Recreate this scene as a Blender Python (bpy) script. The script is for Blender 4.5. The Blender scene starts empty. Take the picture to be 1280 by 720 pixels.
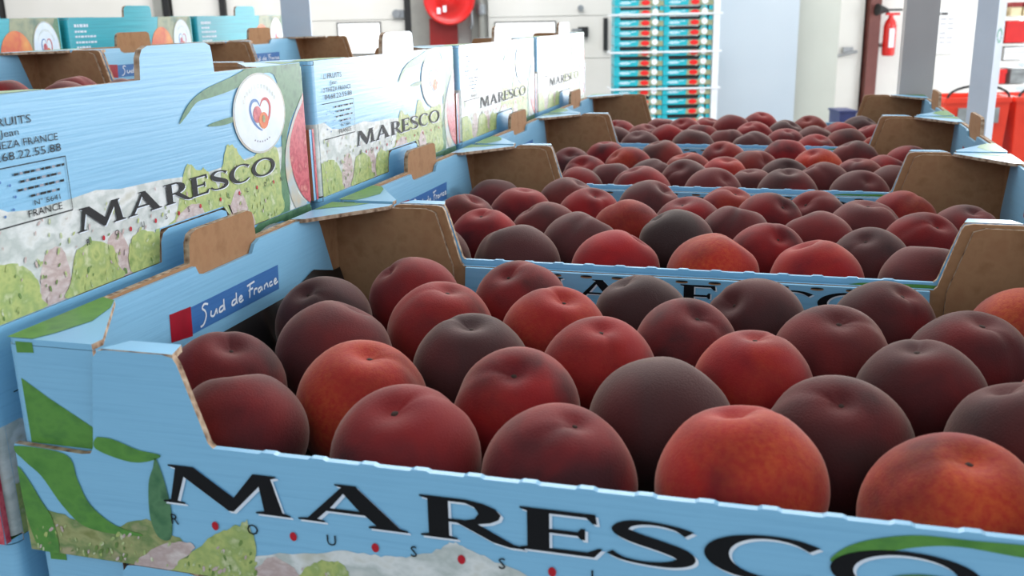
import bpy, bmesh, math, random
from mathutils import Vector, Matrix
from math import sin, cos, pi, radians, exp, sqrt
random.seed(7)
SC = bpy.context.scene
COL = SC.collection

# ------------------------------------------------------------------ camera
YAW, PITCH, ROLL = -0.28054, 0.27299, -0.02021
CAM = Vector((0.31273, -0.31440, 0.22301))
cd = bpy.data.cameras.new('camera')
cam = bpy.data.objects.new('camera', cd)
COL.objects.link(cam)
cd.sensor_width = 36.0
cd.lens = 36.0 * 1219.06 / 1280.0
cd.clip_start = 0.02
cd.clip_end = 100
fwd = Vector((sin(YAW) * cos(PITCH), cos(YAW) * cos(PITCH), -sin(PITCH)))
rgt = Vector((cos(YAW), -sin(YAW), 0))
up = rgt.cross(fwd)
r2 = rgt * cos(ROLL) + up * sin(ROLL)
u2 = -rgt * sin(ROLL) + up * cos(ROLL)
cam.matrix_world = Matrix(((r2.x, u2.x, -fwd.x, CAM.x), (r2.y, u2.y, -fwd.y, CAM.y), (r2.z, u2.z, -fwd.z, CAM.z), (0, 0, 0, 1)))
cd.dof.use_dof = True
cd.dof.focus_distance = 0.62
cd.dof.aperture_fstop = 20.0
SC.camera = cam

# the hall's own axes: s runs to the right, d away from the camera, z up
E1 = Vector((cos(YAW), -sin(YAW), 0))
E2 = Vector((sin(YAW), cos(YAW), 0))
HALL = -YAW
def hp(s, d, z=0.0):
    return Vector((CAM.x, CAM.y, 0)) + E1 * s + E2 * d + Vector((0, 0, z))

# ------------------------------------------------------------------ light
SC.view_settings.view_transform = 'Standard'
SC.view_settings.look = 'None'
SC.view_settings.gamma = 1.0
SC.view_settings.use_curve_mapping = False
SC.view_settings.exposure = 0.25
w = bpy.data.worlds.new('daylight')
SC.world = w
w.use_nodes = True
w.node_tree.nodes['Background'].inputs[0].default_value = (0.80, 0.90, 1.0, 1)
w.node_tree.nodes['Background'].inputs[1].default_value = 0.9

def area(name, s, d, z, rot, sx, sy, power, col=(1, 1, 1)):
    l = bpy.data.lights.new(name, 'AREA')
    l.shape = 'RECTANGLE'
    l.size, l.size_y = sx, sy
    l.energy = power
    l.color = col
    o = bpy.data.objects.new(name, l)
    COL.objects.link(o)
    o.location = hp(s, d, z)
    o.rotation_euler = rot
    return o
# daylight through the loading door right of the picture, and the roof lights
area('loading_door_daylight', 7.2, 11.8, 0.4, (radians(90), 0, HALL + radians(180)), 2.4, 3.2, 720, (0.94, 0.97, 1.0))
area('side_fill_light', 10.4, 4.0, 1.4, (radians(90), 0, HALL + radians(90)), 6.0, 2.4, 480, (0.92, 0.96, 1.0))  # added soft fill for the right-facing tray ends, no window stands there
area('roof_light', 0.0, 5.0, 3.62, (0, 0, HALL), 5.0, 3.0, 330, (0.95, 0.98, 1.0))
area('roof_light', -2.0, 9.5, 3.62, (0, 0, HALL), 8.0, 1.5, 300, (1.0, 1.0, 1.0))

# ------------------------------------------------------------------ materials
def L(c):
    return tuple(((v / 12.92) if v <= 0.04045 else ((v + 0.055) / 1.055) ** 2.4) for v in c)
def nt(name):
    m = bpy.data.materials.new(name)
    m.use_nodes = True
    t = m.node_tree
    return m, t, t.nodes['Principled BSDF']
def N(t, kind, **kw):
    n = t.nodes.new(kind)
    for k, v in kw.items():
        if k.startswith('i_'):
            n.inputs[k[2:].replace('_', ' ')].default_value = v
        else:
            setattr(n, k, v)
    return n
def ramp(t, fac, stops):
    r = t.nodes.new('ShaderNodeValToRGB')
    e = r.color_ramp.elements
    while len(e) > 1:
        e.remove(e[-1])
    e[0].position, e[0].color = stops[0][0], (*stops[0][1], 1)
    for p, c in stops[1:]:
        q = e.new(p)
        q.color = (*c, 1)
    t.links.new(fac, r.inputs[0])
    return r.outputs[0]
def coords(t, scale=(1, 1, 1)):
    tc = t.nodes.new('ShaderNodeTexCoord')
    mp = t.nodes.new('ShaderNodeMapping')
    mp.inputs['Scale'].default_value = scale
    t.links.new(tc.outputs['Object'], mp.inputs[0])
    return mp.outputs[0]
def noisy(name, cols, scale=60, rough=0.5, stretch=(1, 1, 1), detail=4, bump=0.0, spec=0.5, metal=0.0, nscale_bump=None, lo=0.3, hi=0.7, coat=0.0):
    """cols: list of sRGB colours spread over a noise."""
    m, t, b = nt(name)
    v = coords(t, stretch)
    n = N(t, 'ShaderNodeTexNoise')
    n.inputs['Scale'].default_value = scale
    n.inputs['Detail'].default_value = detail
    t.links.new(v, n.inputs['Vector'])
    k = len(cols)
    if k == 1:
        cols = [cols[0], tuple(c * 0.93 for c in cols[0])]
        k = 2
    stops = [(lo + (hi - lo) * i / (k - 1), L(c)) for i, c in enumerate(cols)]
    t.links.new(ramp(t, n.outputs[0], stops), b.inputs['Base Color'])
    b.inputs['Roughness'].default_value = rough
    b.inputs['Specular IOR Level'].default_value = spec
    b.inputs['Metallic'].default_value = metal
    b.inputs['Coat Weight'].default_value = coat
    b.inputs['Coat Roughness'].default_value = 0.2
    if bump:
        n2 = N(t, 'ShaderNodeTexNoise')
        n2.inputs['Scale'].default_value = nscale_bump or scale
        t.links.new(v, n2.inputs['Vector'])
        bp = N(t, 'ShaderNodeBump')
        bp.inputs['Strength'].default_value = bump
        bp.inputs['Distance'].default_value = 0.001
        t.links.new(n2.outputs[0], bp.inputs['Height'])
        t.links.new(bp.outputs[0], b.inputs['Normal'])
    return m
def emis(name, col, strength):
    m, t, b = nt(name)
    b.inputs['Base Color'].default_value = (0.02, 0.02, 0.02, 1)
    n = N(t, 'ShaderNodeTexNoise')
    n.inputs['Scale'].default_value = 0.7
    t.links.new(coords(t), n.inputs['Vector'])
    t.links.new(ramp(t, n.outputs[0], [(0.3, col), (0.7, tuple(c * 0.93 for c in col))]), b.inputs['Emission Color'])
    b.inputs['Emission Strength'].default_value = strength
    return m

STR = (0.25, 0.25, 9)   # fine flutes of the board running along the panel
M = {}
M['blue'] = noisy('blue_print', [(.505, .735, .87), (.535, .765, .895), (.515, .745, .88)], 55, .34, STR, 5, .15, spec=.5, coat=.2)
M['teal'] = noisy('teal_print', [(.06, .62, .68), (.12, .70, .75)], 40, .4, STR, 4, .2)
M['kraft'] = noisy('kraft_board', [(.60, .44, .31), (.66, .50, .36), (.63, .46, .33)], 90, .85, (1, 1, 1), 6, .15, spec=.2)
M['black'] = noisy('black_ink', [(.035, .04, .055), (.05, .055, .07)], 80, .55, spec=.25)
M['white'] = noisy('white_ink', [(.93, .95, .97), (.86, .90, .95)], 80, .35)
M['red'] = noisy('red_ink', [(.78, .05, .15), (.70, .04, .13)], 90, .35)
M['crimson'] = noisy('crimson_ink', [(.66, .04, .16), (.58, .03, .13)], 90, .35)
M['navy'] = noisy('banner_blue_ink', [(.25, .47, .72), (.22, .43, .68)], 90, .35, STR)
M['leaf'] = noisy('leaf_green_ink', [(.27, .50, .20), (.36, .58, .24), (.25, .47, .22)], 70, .38, (1, 1, 1.5), 5)
M['dleaf'] = noisy('dark_leaf_ink', [(.22, .42, .28), (.34, .52, .36), (.20, .38, .26)], 110, .38, (1, 1, 1), 6)
M['hill'] = noisy('olive_hill_ink', [(.50, .53, .30), (.64, .65, .44), (.44, .54, .32), (.68, .64, .50)], 75, .4, (1, 1, 1.6), 8)
M['bush'] = noisy('bush_green_ink', [(.52, .61, .33), (.72, .76, .46), (.60, .68, .40), (.82, .83, .66)], 120, .4, (1, 1, 1), 9)
M['path'] = noisy('pink_path_ink', [(.83, .77, .76), (.74, .65, .63), (.87, .82, .80)], 110, .4, (1, 1, 2), 8)
M['haze'] = noisy('grey_mountain_ink', [(.84, .85, .83), (.74, .77, .75), (.89, .90, .89), (.79, .79, .74)], 60, .38, (1, 1, 1.6), 9)
M['peachp'] = noisy('printed_peach_ink', [(.74, .18, .26), (.84, .38, .42), (.70, .14, .24), (.88, .55, .52)], 130, .38, (1, 1, 1), 8, coat=.15)
M['peachrim'] = noisy('printed_peach_rim_ink', [(.80, .72, .60), (.70, .76, .78)], 90, .38)
M['orangep'] = noisy('printed_apricot_ink', [(.93, .55, .18), (.86, .34, .14), (.95, .66, .28)], 22, .4, (1, 1, 1), 3)
M['khaki'] = noisy('khaki_foliage_ink', [(.45, .52, .42), (.62, .62, .48), (.38, .48, .40)], 35, .4, (1, 1, 1), 5)
M['greyink'] = noisy('grey_ink', [(.62, .62, .66), (.55, .55, .60)], 60, .4)
M['darkgap'] = noisy('dark_slot', [(.05, .05, .06), (.09, .08, .08)], 60, .9)
M['liner'] = noisy('black_moulded_liner', [(.035, .03, .04), (.06, .05, .06)], 60, .45, (1, 1, 1), 4, .1)

def edge_mat():
    m, t, b = nt('corrugated_board_edge')
    v = coords(t, (1, 1, 1))
    n = N(t, 'ShaderNodeTexVoronoi')
    n.inputs['Scale'].default_value = 260
    t.links.new(v, n.inputs['Vector'])
    t.links.new(ramp(t, n.outputs[0], [(.0, L((.30, .20, .15))), (.35, L((.62, .50, .40))), (.7, L((.76, .66, .56)))]), b.inputs['Base Color'])
    b.inputs['Roughness'].default_value = .9
    bp = N(t, 'ShaderNodeBump')
    bp.inputs['Strength'].default_value = .6
    bp.inputs['Distance'].default_value = .0015
    t.links.new(n.outputs[0], bp.inputs['Height'])
    t.links.new(bp.outputs[0], b.inputs['Normal'])
    return m
M['edge'] = edge_mat()

def peach_mat():
    """skin: crimson over maroon, orange where object colour green is high, grey-plum where blue is high"""
    m, t, b = nt('peach_skin')
    tc = t.nodes.new('ShaderNodeTexCoord')
    oi = t.nodes.new('ShaderNodeObjectInfo')
    off = N(t, 'ShaderNodeVectorMath', operation='SCALE')
    cmb = t.nodes.new('ShaderNodeCombineXYZ')
    for i in range(3):
        t.links.new(oi.outputs['Random'], cmb.inputs[i])
    off.inputs['Scale'].default_value = 37.0
    t.links.new(cmb.outputs[0], off.inputs[0])
    add = N(t, 'ShaderNodeVectorMath', operation='ADD')
    t.links.new(tc.outputs['Object'], add.inputs[0])
    t.links.new(off.outputs[0], add.inputs[1])
    def noise(sc, det, dist=0.0):
        n = t.nodes.new('ShaderNodeTexNoise')
        n.inputs['Scale'].default_value = sc
        n.inputs['Detail'].default_value = det
        n.inputs['Distortion'].default_value = dist
        t.links.new(add.outputs[0], n.inputs['Vector'])
        return n.outputs[0]
    sep = t.nodes.new('ShaderNodeSeparateColor')
    t.links.new(oi.outputs['Color'], sep.inputs[0])
    base = ramp(t, noise(1.5, 4, .3), [(.30, L((.27, .07, .09))), (.45, L((.46, .08, .10))), (.60, L((.57, .08, .09))), (.75, L((.56, .10, .14)))])
    def mix(a, bcol, fac):
        x = N(t, 'ShaderNodeMix', data_type='RGBA')
        t.links.new(fac, x.inputs[0])
        if isinstance(a, tuple):
            x.inputs[6].default_value = (*a, 1)
        else:
            t.links.new(a, x.inputs[6])
        if isinstance(bcol, tuple):
            x.inputs[7].default_value = (*bcol, 1)
        else:
            t.links.new(bcol, x.inputs[7])
        return x.outputs[2]
    def math(op, a, bb):
        x = N(t, 'ShaderNodeMath', operation=op)
        x.use_clamp = True
        for i, v in enumerate((a, bb)):
            if isinstance(v, float):
                x.inputs[i].default_value = v
            else:
                t.links.new(v, x.inputs[i])
        return x.outputs[0]
    # orange blush patch
    mr = N(t, 'ShaderNodeMapRange')
    mr.inputs['From Min'].default_value = .42
    mr.inputs['From Max'].default_value = .62
    t.links.new(noise(1.1, 3, .2), mr.inputs[0])
    fo = math('MULTIPLY', mr.outputs[0], sep.outputs[1])
    fine = ramp(t, noise(26, 3), [(.35, L((.74, .22, .12))), (.65, L((.80, .34, .15)))])
    c1 = mix(base, fine, fo)
    # plum-grey patch
    mr2 = N(t, 'ShaderNodeMapRange')
    mr2.inputs['From Min'].default_value = .20
    mr2.inputs['From Max'].default_value = .50
    t.links.new(noise(.8, 2, .1), mr2.inputs[0])
    fb = math('MULTIPLY', mr2.outputs[0], sep.outputs[2])
    c2 = mix(c1, L((.27, .20, .195)), fb)
    # brightness per fruit in object colour red
    hs = N(t, 'ShaderNodeHueSaturation')
    t.links.new(sep.outputs[0], hs.inputs['Value'])
    t.links.new(c2, hs.inputs['Color'])
    t.links.new(hs.outputs[0], b.inputs['Base Color'])
    b.inputs['Roughness'].default_value = .72
    b.inputs['Specular IOR Level'].default_value = .22
    b.inputs['Sheen Weight'].default_value = .38
    b.inputs['Sheen Roughness'].default_value = .38
    b.inputs['Sheen Tint'].default_value = (*L((.95, .83, .76)), 1)
    bp = N(t, 'ShaderNodeBump')
    bp.inputs['Strength'].default_value = .10
    bp.inputs['Distance'].default_value = .006
    t.links.new(noise(70, 2), bp.inputs['Height'])
    t.links.new(bp.outputs[0], b.inputs['Normal'])
    return m
M['peach'] = peach_mat()
M['dab'] = noisy('pale_green_dabs', [(.78, .82, .60), (.62, .70, .42), (.86, .86, .76)], 400, .4)
M['ddab'] = noisy('dark_green_dabs', [(.36, .50, .24), (.48, .58, .30)], 400, .4)
M['scar'] = noisy('stem_scar', [(.16, .09, .07), (.26, .16, .11)], 300, .9)

# ------------------------------------------------------------------ mesh helpers
def link(o, parent=None):
    COL.objects.link(o)
    if parent is not None:
        o.parent = parent
    return o
def tag(o, label=None, cat=None, group=None, kind=None):
    if label: o['label'] = label
    if cat: o['category'] = cat
    if group: o['group'] = group
    if kind: o['kind'] = kind
    return o
def empty(name, loc=(0, 0, 0), rz=0.0):
    o = bpy.data.objects.new(name, None)
    o.empty_display_size = .05
    link(o)
    o.location = loc
    o.rotation_euler = (0, 0, rz)
    return o
class MB:
    """collects shapes with material keys, builds one mesh object"""
    def __init__(s):
        s.v, s.f, s.m, s.keys, s.smooth = [], [], [], [], []
    def key(s, k):
        if k not in s.keys:
            s.keys.append(k)
        return s.keys.index(k)
    def add(s, verts, faces, k, smooth=False):
        b = len(s.v)
        s.v += [tuple(p) for p in verts]
        ki = s.key(k)
        for f in faces:
            s.f.append([b + i for i in f])
            s.m.append(ki)
            s.smooth.append(smooth)
        return s
    def box(s, a, b, k):
        (x0, y0, z0), (x1, y1, z1) = a, b
        v = [(x0, y0, z0), (x1, y0, z0), (x1, y1, z0), (x0, y1, z0), (x0, y0, z1), (x1, y0, z1), (x1, y1, z1), (x0, y1, z1)]
        return s.add(v, [(0, 3, 2, 1), (4, 5, 6, 7), (0, 1, 5, 4), (1, 2, 6, 5), (2, 3, 7, 6), (3, 0, 4, 7)], k)
    def plate(s, fr, pts, t, kf, kb=None, ke='edge', c0=0.0):
        """outline pts (u,v) counter-clockwise seen from +n, face at c0, back at c0-t"""
        ar = sum(pts[i][0] * pts[(i + 1) % len(pts)][1] - pts[(i + 1) % len(pts)][0] * pts[i][1] for i in range(len(pts)))
        if ar < 0:
            pts = pts[::-1]
        n = len(pts)
        A = [fr(u, v, c0) for u, v in pts]
        B = [fr(u, v, c0 - t) for u, v in pts]
        s.add(A, [list(range(n))], kf)
        s.add(B, [list(range(n))[::-1]], kb or kf)
        for i in range(n):
            j = (i + 1) % n
            s.add([A[i], B[i], B[j], A[j]], [(0, 1, 2, 3)], ke((pts[i][0] + pts[j][0]) / 2, (pts[i][1] + pts[j][1]) / 2) if callable(ke) else ke)
        return s
    def flat(s, fr, pts, k, c):
        ar = sum(pts[i][0] * pts[(i + 1) % len(pts)][1] - pts[(i + 1) % len(pts)][0] * pts[i][1] for i in range(len(pts)))
        if ar < 0:
            pts = pts[::-1]
        return s.add([fr(u, v, c) for u, v in pts], [list(range(len(pts)))], k)
    def cyl(s, p0, p1, r0, r1, k, n=16, smooth=True, caps=True):
        p0, p1 = Vector(p0), Vector(p1)
        d = (p1 - p0).normalized()
        a = d.orthogonal().normalized()
        b = d.cross(a)
        v = [p0 + (a * cos(2 * pi * i / n) + b * sin(2 * pi * i / n)) * r0 for i in range(n)]
        v += [p1 + (a * cos(2 * pi * i / n) + b * sin(2 * pi * i / n)) * r1 for i in range(n)]
        s.add(v, [(i, (i + 1) % n, (i + 1) % n + n, i + n) for i in range(n)], k, smooth)
        if caps:
            s.add(v[:n], [list(range(n))[::-1]], k)
            s.add(v[n:], [list(range(n))], k)
        return s
    def tube(s, pts, r, k, n=8):
        for a, b in zip(pts[:-1], pts[1:]):
            s.cyl(a, b, r, r, k, n)
        return s
    def lathe(s, prof, k, n=24, mat=Matrix.Identity(4)):
        v = []
        for r, z in prof:
            v += [mat @ Vector((r * cos(2 * pi * i / n), r * sin(2 * pi * i / n), z)) for i in range(n)]
        f = []
        for j in range(len(prof) - 1):
            f += [(j * n + i, j * n + (i + 1) % n, (j + 1) * n + (i + 1) % n, (j + 1) * n + i) for i in range(n)]
        return s.add(v, f, k, True)
    def mesh(s, name):
        me = bpy.data.meshes.new(name)
        me.from_pydata(s.v, [], s.f)
        for k in s.keys:
            me.materials.append(M[k])
        me.polygons.foreach_set('material_index', s.m)
        me.polygons.foreach_set('use_smooth', s.smooth)
        me.update()
        return me
    def build(s, name, parent=None):
        return link(bpy.data.objects.new(name, s.mesh(name)), parent)
def frame(O, u, v, n):
    O, u, v, n = Vector(O), Vector(u), Vector(v), Vector(n)
    return lambda a, b, c=0.0: O + u * a + v * b + n * c
def children(o):
    return [c for c in bpy.data.objects if c.parent == o]
def copy_tree(o, skip=()):
    c = o.copy()
    COL.objects.link(c)
    for ch in KIDS[o.name]:
        if ch.name.split('.')[0] in skip:
            continue
        d = ch.copy()
        COL.objects.link(d)
        d.parent = c
        for g in KIDS.get(ch.name, ()):
            e = g.copy()
            COL.objects.link(e)
            e.parent = d
    return c
KIDS = {}
def remember(root):
    KIDS[root.name] = children(root)
    for c in KIDS[root.name]:
        k = children(c)
        if k:
            KIDS[c.name] = k

def smooth_line(pts, n=6):
    out = []
    P = [pts[0]] + list(pts) + [pts[-1]]
    for i in range(1, len(P) - 2):
        p0, p1, p2, p3 = P[i - 1], P[i], P[i + 1], P[i + 2]
        for j in range(n):
            t = j / n
            out.append(tuple(.5 * (2 * b + (c - a) * t + (2 * a - 5 * b + 4 * c - d) * t * t + (3 * b - a - 3 * c + d) * t ** 3) for a, b, c, d in zip(p0, p1, p2, p3)))
    out.append(tuple(pts[-1]))
    return out
def closed_smooth(pts, n=4):
    P = list(pts)
    k = len(P)
    out = []
    for i in range(k):
        p0, p1, p2, p3 = P[(i - 1) % k], P[i], P[(i + 1) % k], P[(i + 2) % k]
        for j in range(n):
            t = j / n
            out.append(tuple(.5 * (2 * b + (c - a) * t + (2 * a - 5 * b + 4 * c - d) * t * t + (3 * b - a - 3 * c + d) * t ** 3) for a, b, c, d in zip(p0, p1, p2, p3)))
    return out
def ribbon(pts, widths, n=6):
    """pts (x,y), widths full; list of quads"""
    q = smooth_line([(p[0], p[1], wd) for p, wd in zip(pts, widths)], n)
    Lf, Rt = [], []
    for i, (x, y, wd) in enumerate(q):
        a, b = q[max(0, i - 1)], q[min(len(q) - 1, i + 1)]
        dx, dy = b[0] - a[0], b[1] - a[1]
        l = sqrt(dx * dx + dy * dy) or 1
        nx, ny = -dy / l, dx / l
        Lf.append((x + nx * wd / 2, y + ny * wd / 2))
        Rt.append((x - nx * wd / 2, y - ny * wd / 2))
    return [[Rt[i], Rt[i + 1], Lf[i + 1], Lf[i]] for i in range(len(Lf) - 1)]
def filled(outer, holes):
    """outline with holes -> list of triangles"""
    cu = bpy.data.curves.new('shape', 'CURVE')
    cu.dimensions = '2D'
    cu.fill_mode = 'BOTH'
    for ring in [outer] + holes:
        sp = cu.splines.new('POLY')
        sp.points.add(len(ring) - 1)
        for p, q in zip(sp.points, ring):
            p.co = (q[0], q[1], 0, 1)
        sp.use_cyclic_u = True
    o = bpy.data.objects.new('shape', cu)
    me = o.to_mesh()
    tris = [[(me.vertices[i].co.x, me.vertices[i].co.y) for i in p.vertices] for p in me.polygons]
    o.to_mesh_clear()
    bpy.data.objects.remove(o)
    bpy.data.curves.remove(cu)
    return tris
_tc = {}
def text_tris(s):
    if s in _tc:
        return _tc[s]
    cu = bpy.data.curves.new('t', 'FONT')
    cu.body = s
    cu.resolution_u = 2
    o = bpy.data.objects.new('t', cu)
    me = o.to_mesh()
    tris = [[(me.vertices[i].co.x, me.vertices[i].co.y) for i in p.vertices] for p in me.polygons]
    o.to_mesh_clear()
    bpy.data.objects.remove(o)
    bpy.data.curves.remove(cu)
    _tc[s] = tris
    return tris
def put(mb, fr, tris, k, c, ox=0.0, oy=0.0, sx=1.0, sy=1.0):
    for tr in tris:
        mb.flat(fr, [(ox + x * sx, oy + y * sy) for x, y in tr], k, c)
def put_text(mb, fr, s, k, c, x, y, h, width=None, align='l'):
    tr = text_tris(s)
    xs = [p[0] for q in tr for p in q]
    a, b = min(xs), max(xs)
    sx = (width / (b - a)) if width else h / .70
    ox = x - a * sx if align == 'l' else x - b * sx
    put(mb, fr, tr, k, c, ox, y, sx, h / .70)

# ------------------------------------------------------------------ the letters of the crate
def arc(cx, cy, rx, ry, a0, a1, n):
    return [(cx + rx * cos(radians(a0 + (a1 - a0) * i / n)), cy + ry * sin(radians(a0 + (a1 - a0) * i / n))) for i in range(n + 1)]
LET = {}
LET['M'] = filled([(0, 0), (.175, 0), (.175, .035), (.115, .07), (.185, .72), (.52, -.03), (.56, -.03), (.775, .70), (.80, .08), (.735, .04), (.735, 0), (1, 0), (1, .04), (.94, .09), (.87, .92), (.91, .965), (.91, 1), (.735, 1), (.57, .33), (.27, 1), (.07, 1), (.07, .965), (.125, .92), (.06, .08), (0, .04)], [])
LET['A'] = filled([(0, 0), (.25, 0), (.25, .04), (.18, .07), (.27, .30), (.62, .30), (.72, .08), (.65, .04), (.65, 0), (1, 0), (1, .04), (.93, .08), (.56, .97), (.56, 1), (.36, 1), (.36, .97), (.42, .93), (.09, .07), (0, .04)], [[(.305, .38), (.575, .38), (.435, .78)]])
LET['R'] = filled([(0, 0), (.36, 0), (.36, .04), (.28, .08), (.28, .42), (.36, .42), (.70, .05), (.86, -.03), (1.0, -.03), (1.0, .01), (.90, .05), (.56, .44), (.68, .50), (.76, .60), (.78, .72), (.73, .85), (.62, .94), (.45, 1), (0, 1), (0, .96), (.08, .92), (.08, .08), (0, .04)], [[(.28, .50), (.44, .50), (.53, .56), (.57, .70), (.53, .84), (.44, .92), (.28, .92)]])
LET['E'] = filled([(0, 0), (.90, 0), (1, .22), (.95, .22), (.82, .10), (.36, .09), (.36, .46), (.70, .46), (.74, .38), (.79, .38), (.79, .64), (.74, .64), (.70, .55), (.36, .55), (.36, .91), (.80, .91), (.88, .78), (.93, .78), (.91, 1), (0, 1), (0, .96), (.09, .92), (.09, .08), (0, .04)], [])
LET['S'] = ribbon([(.90, .80), (.74, .91), (.48, .96), (.24, .90), (.15, .74), (.30, .60), (.60, .46), (.82, .33), (.86, .18), (.70, .06), (.42, .03), (.18, .08), (.03, .20)], [.16, .08, .07, .13, .20, .23, .23, .23, .20, .13, .07, .07, .10])
LET['C'] = ribbon(arc(.56, .49, .50, .47, 40, 318, 12), [.15, .10, .07, .08, .14, .20, .23, .22, .18, .12, .08, .07, .05])
LET['O'] = filled(arc(.5, .49, .52, .52, 0, 350, 35), [arc(.5, .49, .36, .43, 0, 350, 35)])
WORD = [('M', .0, .058), ('A', .0614, .0465), ('R', .1132, .041), ('E', .1525, .031), ('S', .1850, .0325), ('C', .2215, .037), ('O', .2625, .046)]
def big_word(mb, fr, x, y, s, h, c, wc='white'):
    for ch, dx, wd in WORD:
        put(mb, fr, LET[ch], wc, c, x + dx * s + .0011 * (h / .0175), y - .0009 * (h / .0175), wd * s, h)
        put(mb, fr, LET[ch], 'black', c + .00012, x + dx * s, y, wd * s, h)
def small_word(mb, fr, x, y, pitch, h, c, dots=True):
    for i, ch in enumerate('ROUSSILLON'):
        put_text(mb, fr, ch, 'black', c, x + pitch * i - h * .4, y, h)
        if dots and i < 9:
            mb.flat(fr, arc(x + pitch * (i + .53), y + h * .35, h * .33, h * .42, 0, 340, 17), 'red', c)

# ------------------------------------------------------------------ the crate: 50 x 31 cm board tray
W, DT, H, HL, TB = 0.5, 0.3105, 0.0968, 0.0585, 0.0030
PITCH_Y, PITCH_Z = 0.31879, 0.0974
def clampv(pts, lo=0.0, u0=None, u1=None):
    return [(min(max(u, u0 if u0 is not None else u), u1 if u1 is not None else u), max(v, lo)) for u, v in pts]
FF = frame((0, -.0035, 0), (1, 0, 0), (0, 0, 1), (0, -1, 0))            # front panel face
FK = frame((0, .0006, 0), (1, 0, 0), (0, 0, 1), (0, -1, 0))             # corner flap face behind the notch
FR = frame((W, DT + .0035, 0), (-1, 0, 0), (0, 0, 1), (0, 1, 0))                # rear panel face
FE = frame((W, 0, 0), (0, 1, 0), (0, 0, 1), (1, 0, 0))                  # right end face
FW = frame((0, DT, 0), (0, -1, 0), (0, 0, 1), (-1, 0, 0))               # left end face
FT = frame((0, 0, H + .0003), (1, 0, 0), (0, 1, 0), (0, 0, 1))

def long_outline(bumps=True, hl=HL, kl=1.0, kr=1.0):
    half = [(.0, .0505), (.034, .0493), (.0385, .0500), (.0402, .0530), (.0462, .0930), (.0490, .0962), (.0530, .0968), (.0790, .0968), (.0835, .0958), (.0852, .0930), (.0955, hl + .002), (.0975, hl)]
    mid = []
    if bumps:
        x = .118
        while x < W - .115:
            mid += [(x, hl), (x + .0015, hl + .0007), (x + .0065, hl + .0007), (x + .008, hl)]
            x += .0212
    right = [(W - u * kr, v) for u, v in half[::-1]]
    half = [(u * kl, v) for u, v in half]
    return [(0, 0)] + half + mid + right + [(W, 0)]
leaf_flap = [(.0026, .0823), (.018, .0715), (.0399, .0591), (.0430, .0578), (.0430, .05), (0, .05), (0, .083)]
leaf_b = [(.0435, .0583), (.0514, .0578), (.0624, .0545), (.0730, .0531), (.0657, .0495), (.056, .0488), (.0418, .0527)]
leaf_c = [(.0, .0495), (.026, .0485), (.0303, .037), (.0347, .0263), (.0455, .0181), (.059, .0152), (.0548, .0141), (.0408, .0137), (.0289, .016), (.0201, .0244), (.0119, .0368), (.0047, .0428)]
leaf_d = [(0, .040), (.0048, .0341), (.0095, .0251), (.0141, .016), (.0147, .0003), (.0054, .0002), (.0012, .0123), (0, .0274)]
leaf_e = [(.0705, .0515), (.0735, .0403), (.0748, .0257), (.0726, .015), (.0668, .0153), (.0641, .0244), (.0654, .0393), (.0685, .047)]
leaf_f = [(.3334, .0432), (.3389, .0493), (.3488, .0537), (.3611, .0563), (.3757, .0565), (.3925, .0570), (.4019, .0568), (.420, .0555), (.4100, .0525), (.3927, .0525), (.3735, .0538), (.3614, .0522), (.3492, .048), (.3393, .0432)]
leaf_g = [(.352, .039), (.362, .0420), (.380, .0415), (.392, .0385), (.380, .0375), (.362, .0380)]
hill_l = [(0, .022), (.008, .0225), (.015, .0198), (.0289, .018), (.0452, .0172), (.0617, .023), (.069, .0188), (.0783, .0142), (.080, .0), (0, 0)]
path_l = [(.0528, 0), (.0662, .0103), (.0782, .0145), (.0838, .0127), (.075, .0043), (.070, 0)]
bush_a = [(.0705, 0), (.0794, .0076), (.0888, .0157), (.0983, .0223), (.1061, .0259), (.1099, .0285), (.1126, .020), (.1116, .0085), (.1068, 0)]
mount = [(.1138, .0125), (.1396, .018), (.1573, .0208), (.1700, .0204), (.1810, .0221), (.1928, .0273), (.1978, .0307), (.2058, .0281), (.22, .0233), (.2386, .0186), (.2568, .0187), (.300, .020), (.34, .018), (.40, .022), (.46, .02), (.46, 0), (.11, 0)]
bush_b = [(.1315, .007), (.1373, .0123), (.1447, .0155), (.1516, .0143), (.1537, .0092), (.1526, 0), (.1309, 0)]
path_b = [(.1052, 0), (.1114, .0066), (.1194, .0133), (.1299, .0093), (.1309, 0)]
bush_c = [(.21, 0), (.215, .009), (.235, .014), (.252, .010), (.262, .013), (.28, .009), (.29, 0)]
cheek_front = [(.452, 0), (.438, .012), (.437, .026), (.450, .038), (.468, .045), (.485, .046), (.4995, .042), (.4995, 0)]

haze = [(.0, .0530), (.0157, .053), (.0278, .0472), (.0421, .0455), (.0682, .0459), (.0853, .0469), (.1033, .0444), (.1367, .0435), (.1753, .0404), (.2198, .0423), (.29, .045), (.3045, .045), (.3045, .002), (.29, 0), (.25, 0), (.207, 0), (.2030, .004), (.2025, .0180), (.16, .0180), (.1270, .0180), (.1265, .004), (.123, 0), (.06, 0), (.0, 0)]
tree1 = [(.1316, 0), (.1495, .0257), (.158, .0428), (.1641, .0484), (.1712, .0437), (.1792, .0434), (.1841, .0385), (.1894, .0325), (.1983, 0)]
tree2 = [(.1834, 0), (.1949, .0358), (.2022, .0505), (.2080, .0535), (.2148, .050), (.2227, .042), (.2426, .0442), (.2632, .0441), (.2657, .0143), (.26, 0)]
rightg = [(.2552, 0), (.2702, .0405), (.2707, .0876), (.2481, .093), (.233, .0968), (.3122, .0968), (.3122, .0788), (.2975, .0697), (.2815, .0551), (.2746, .0345), (.2745, 0)]
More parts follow.
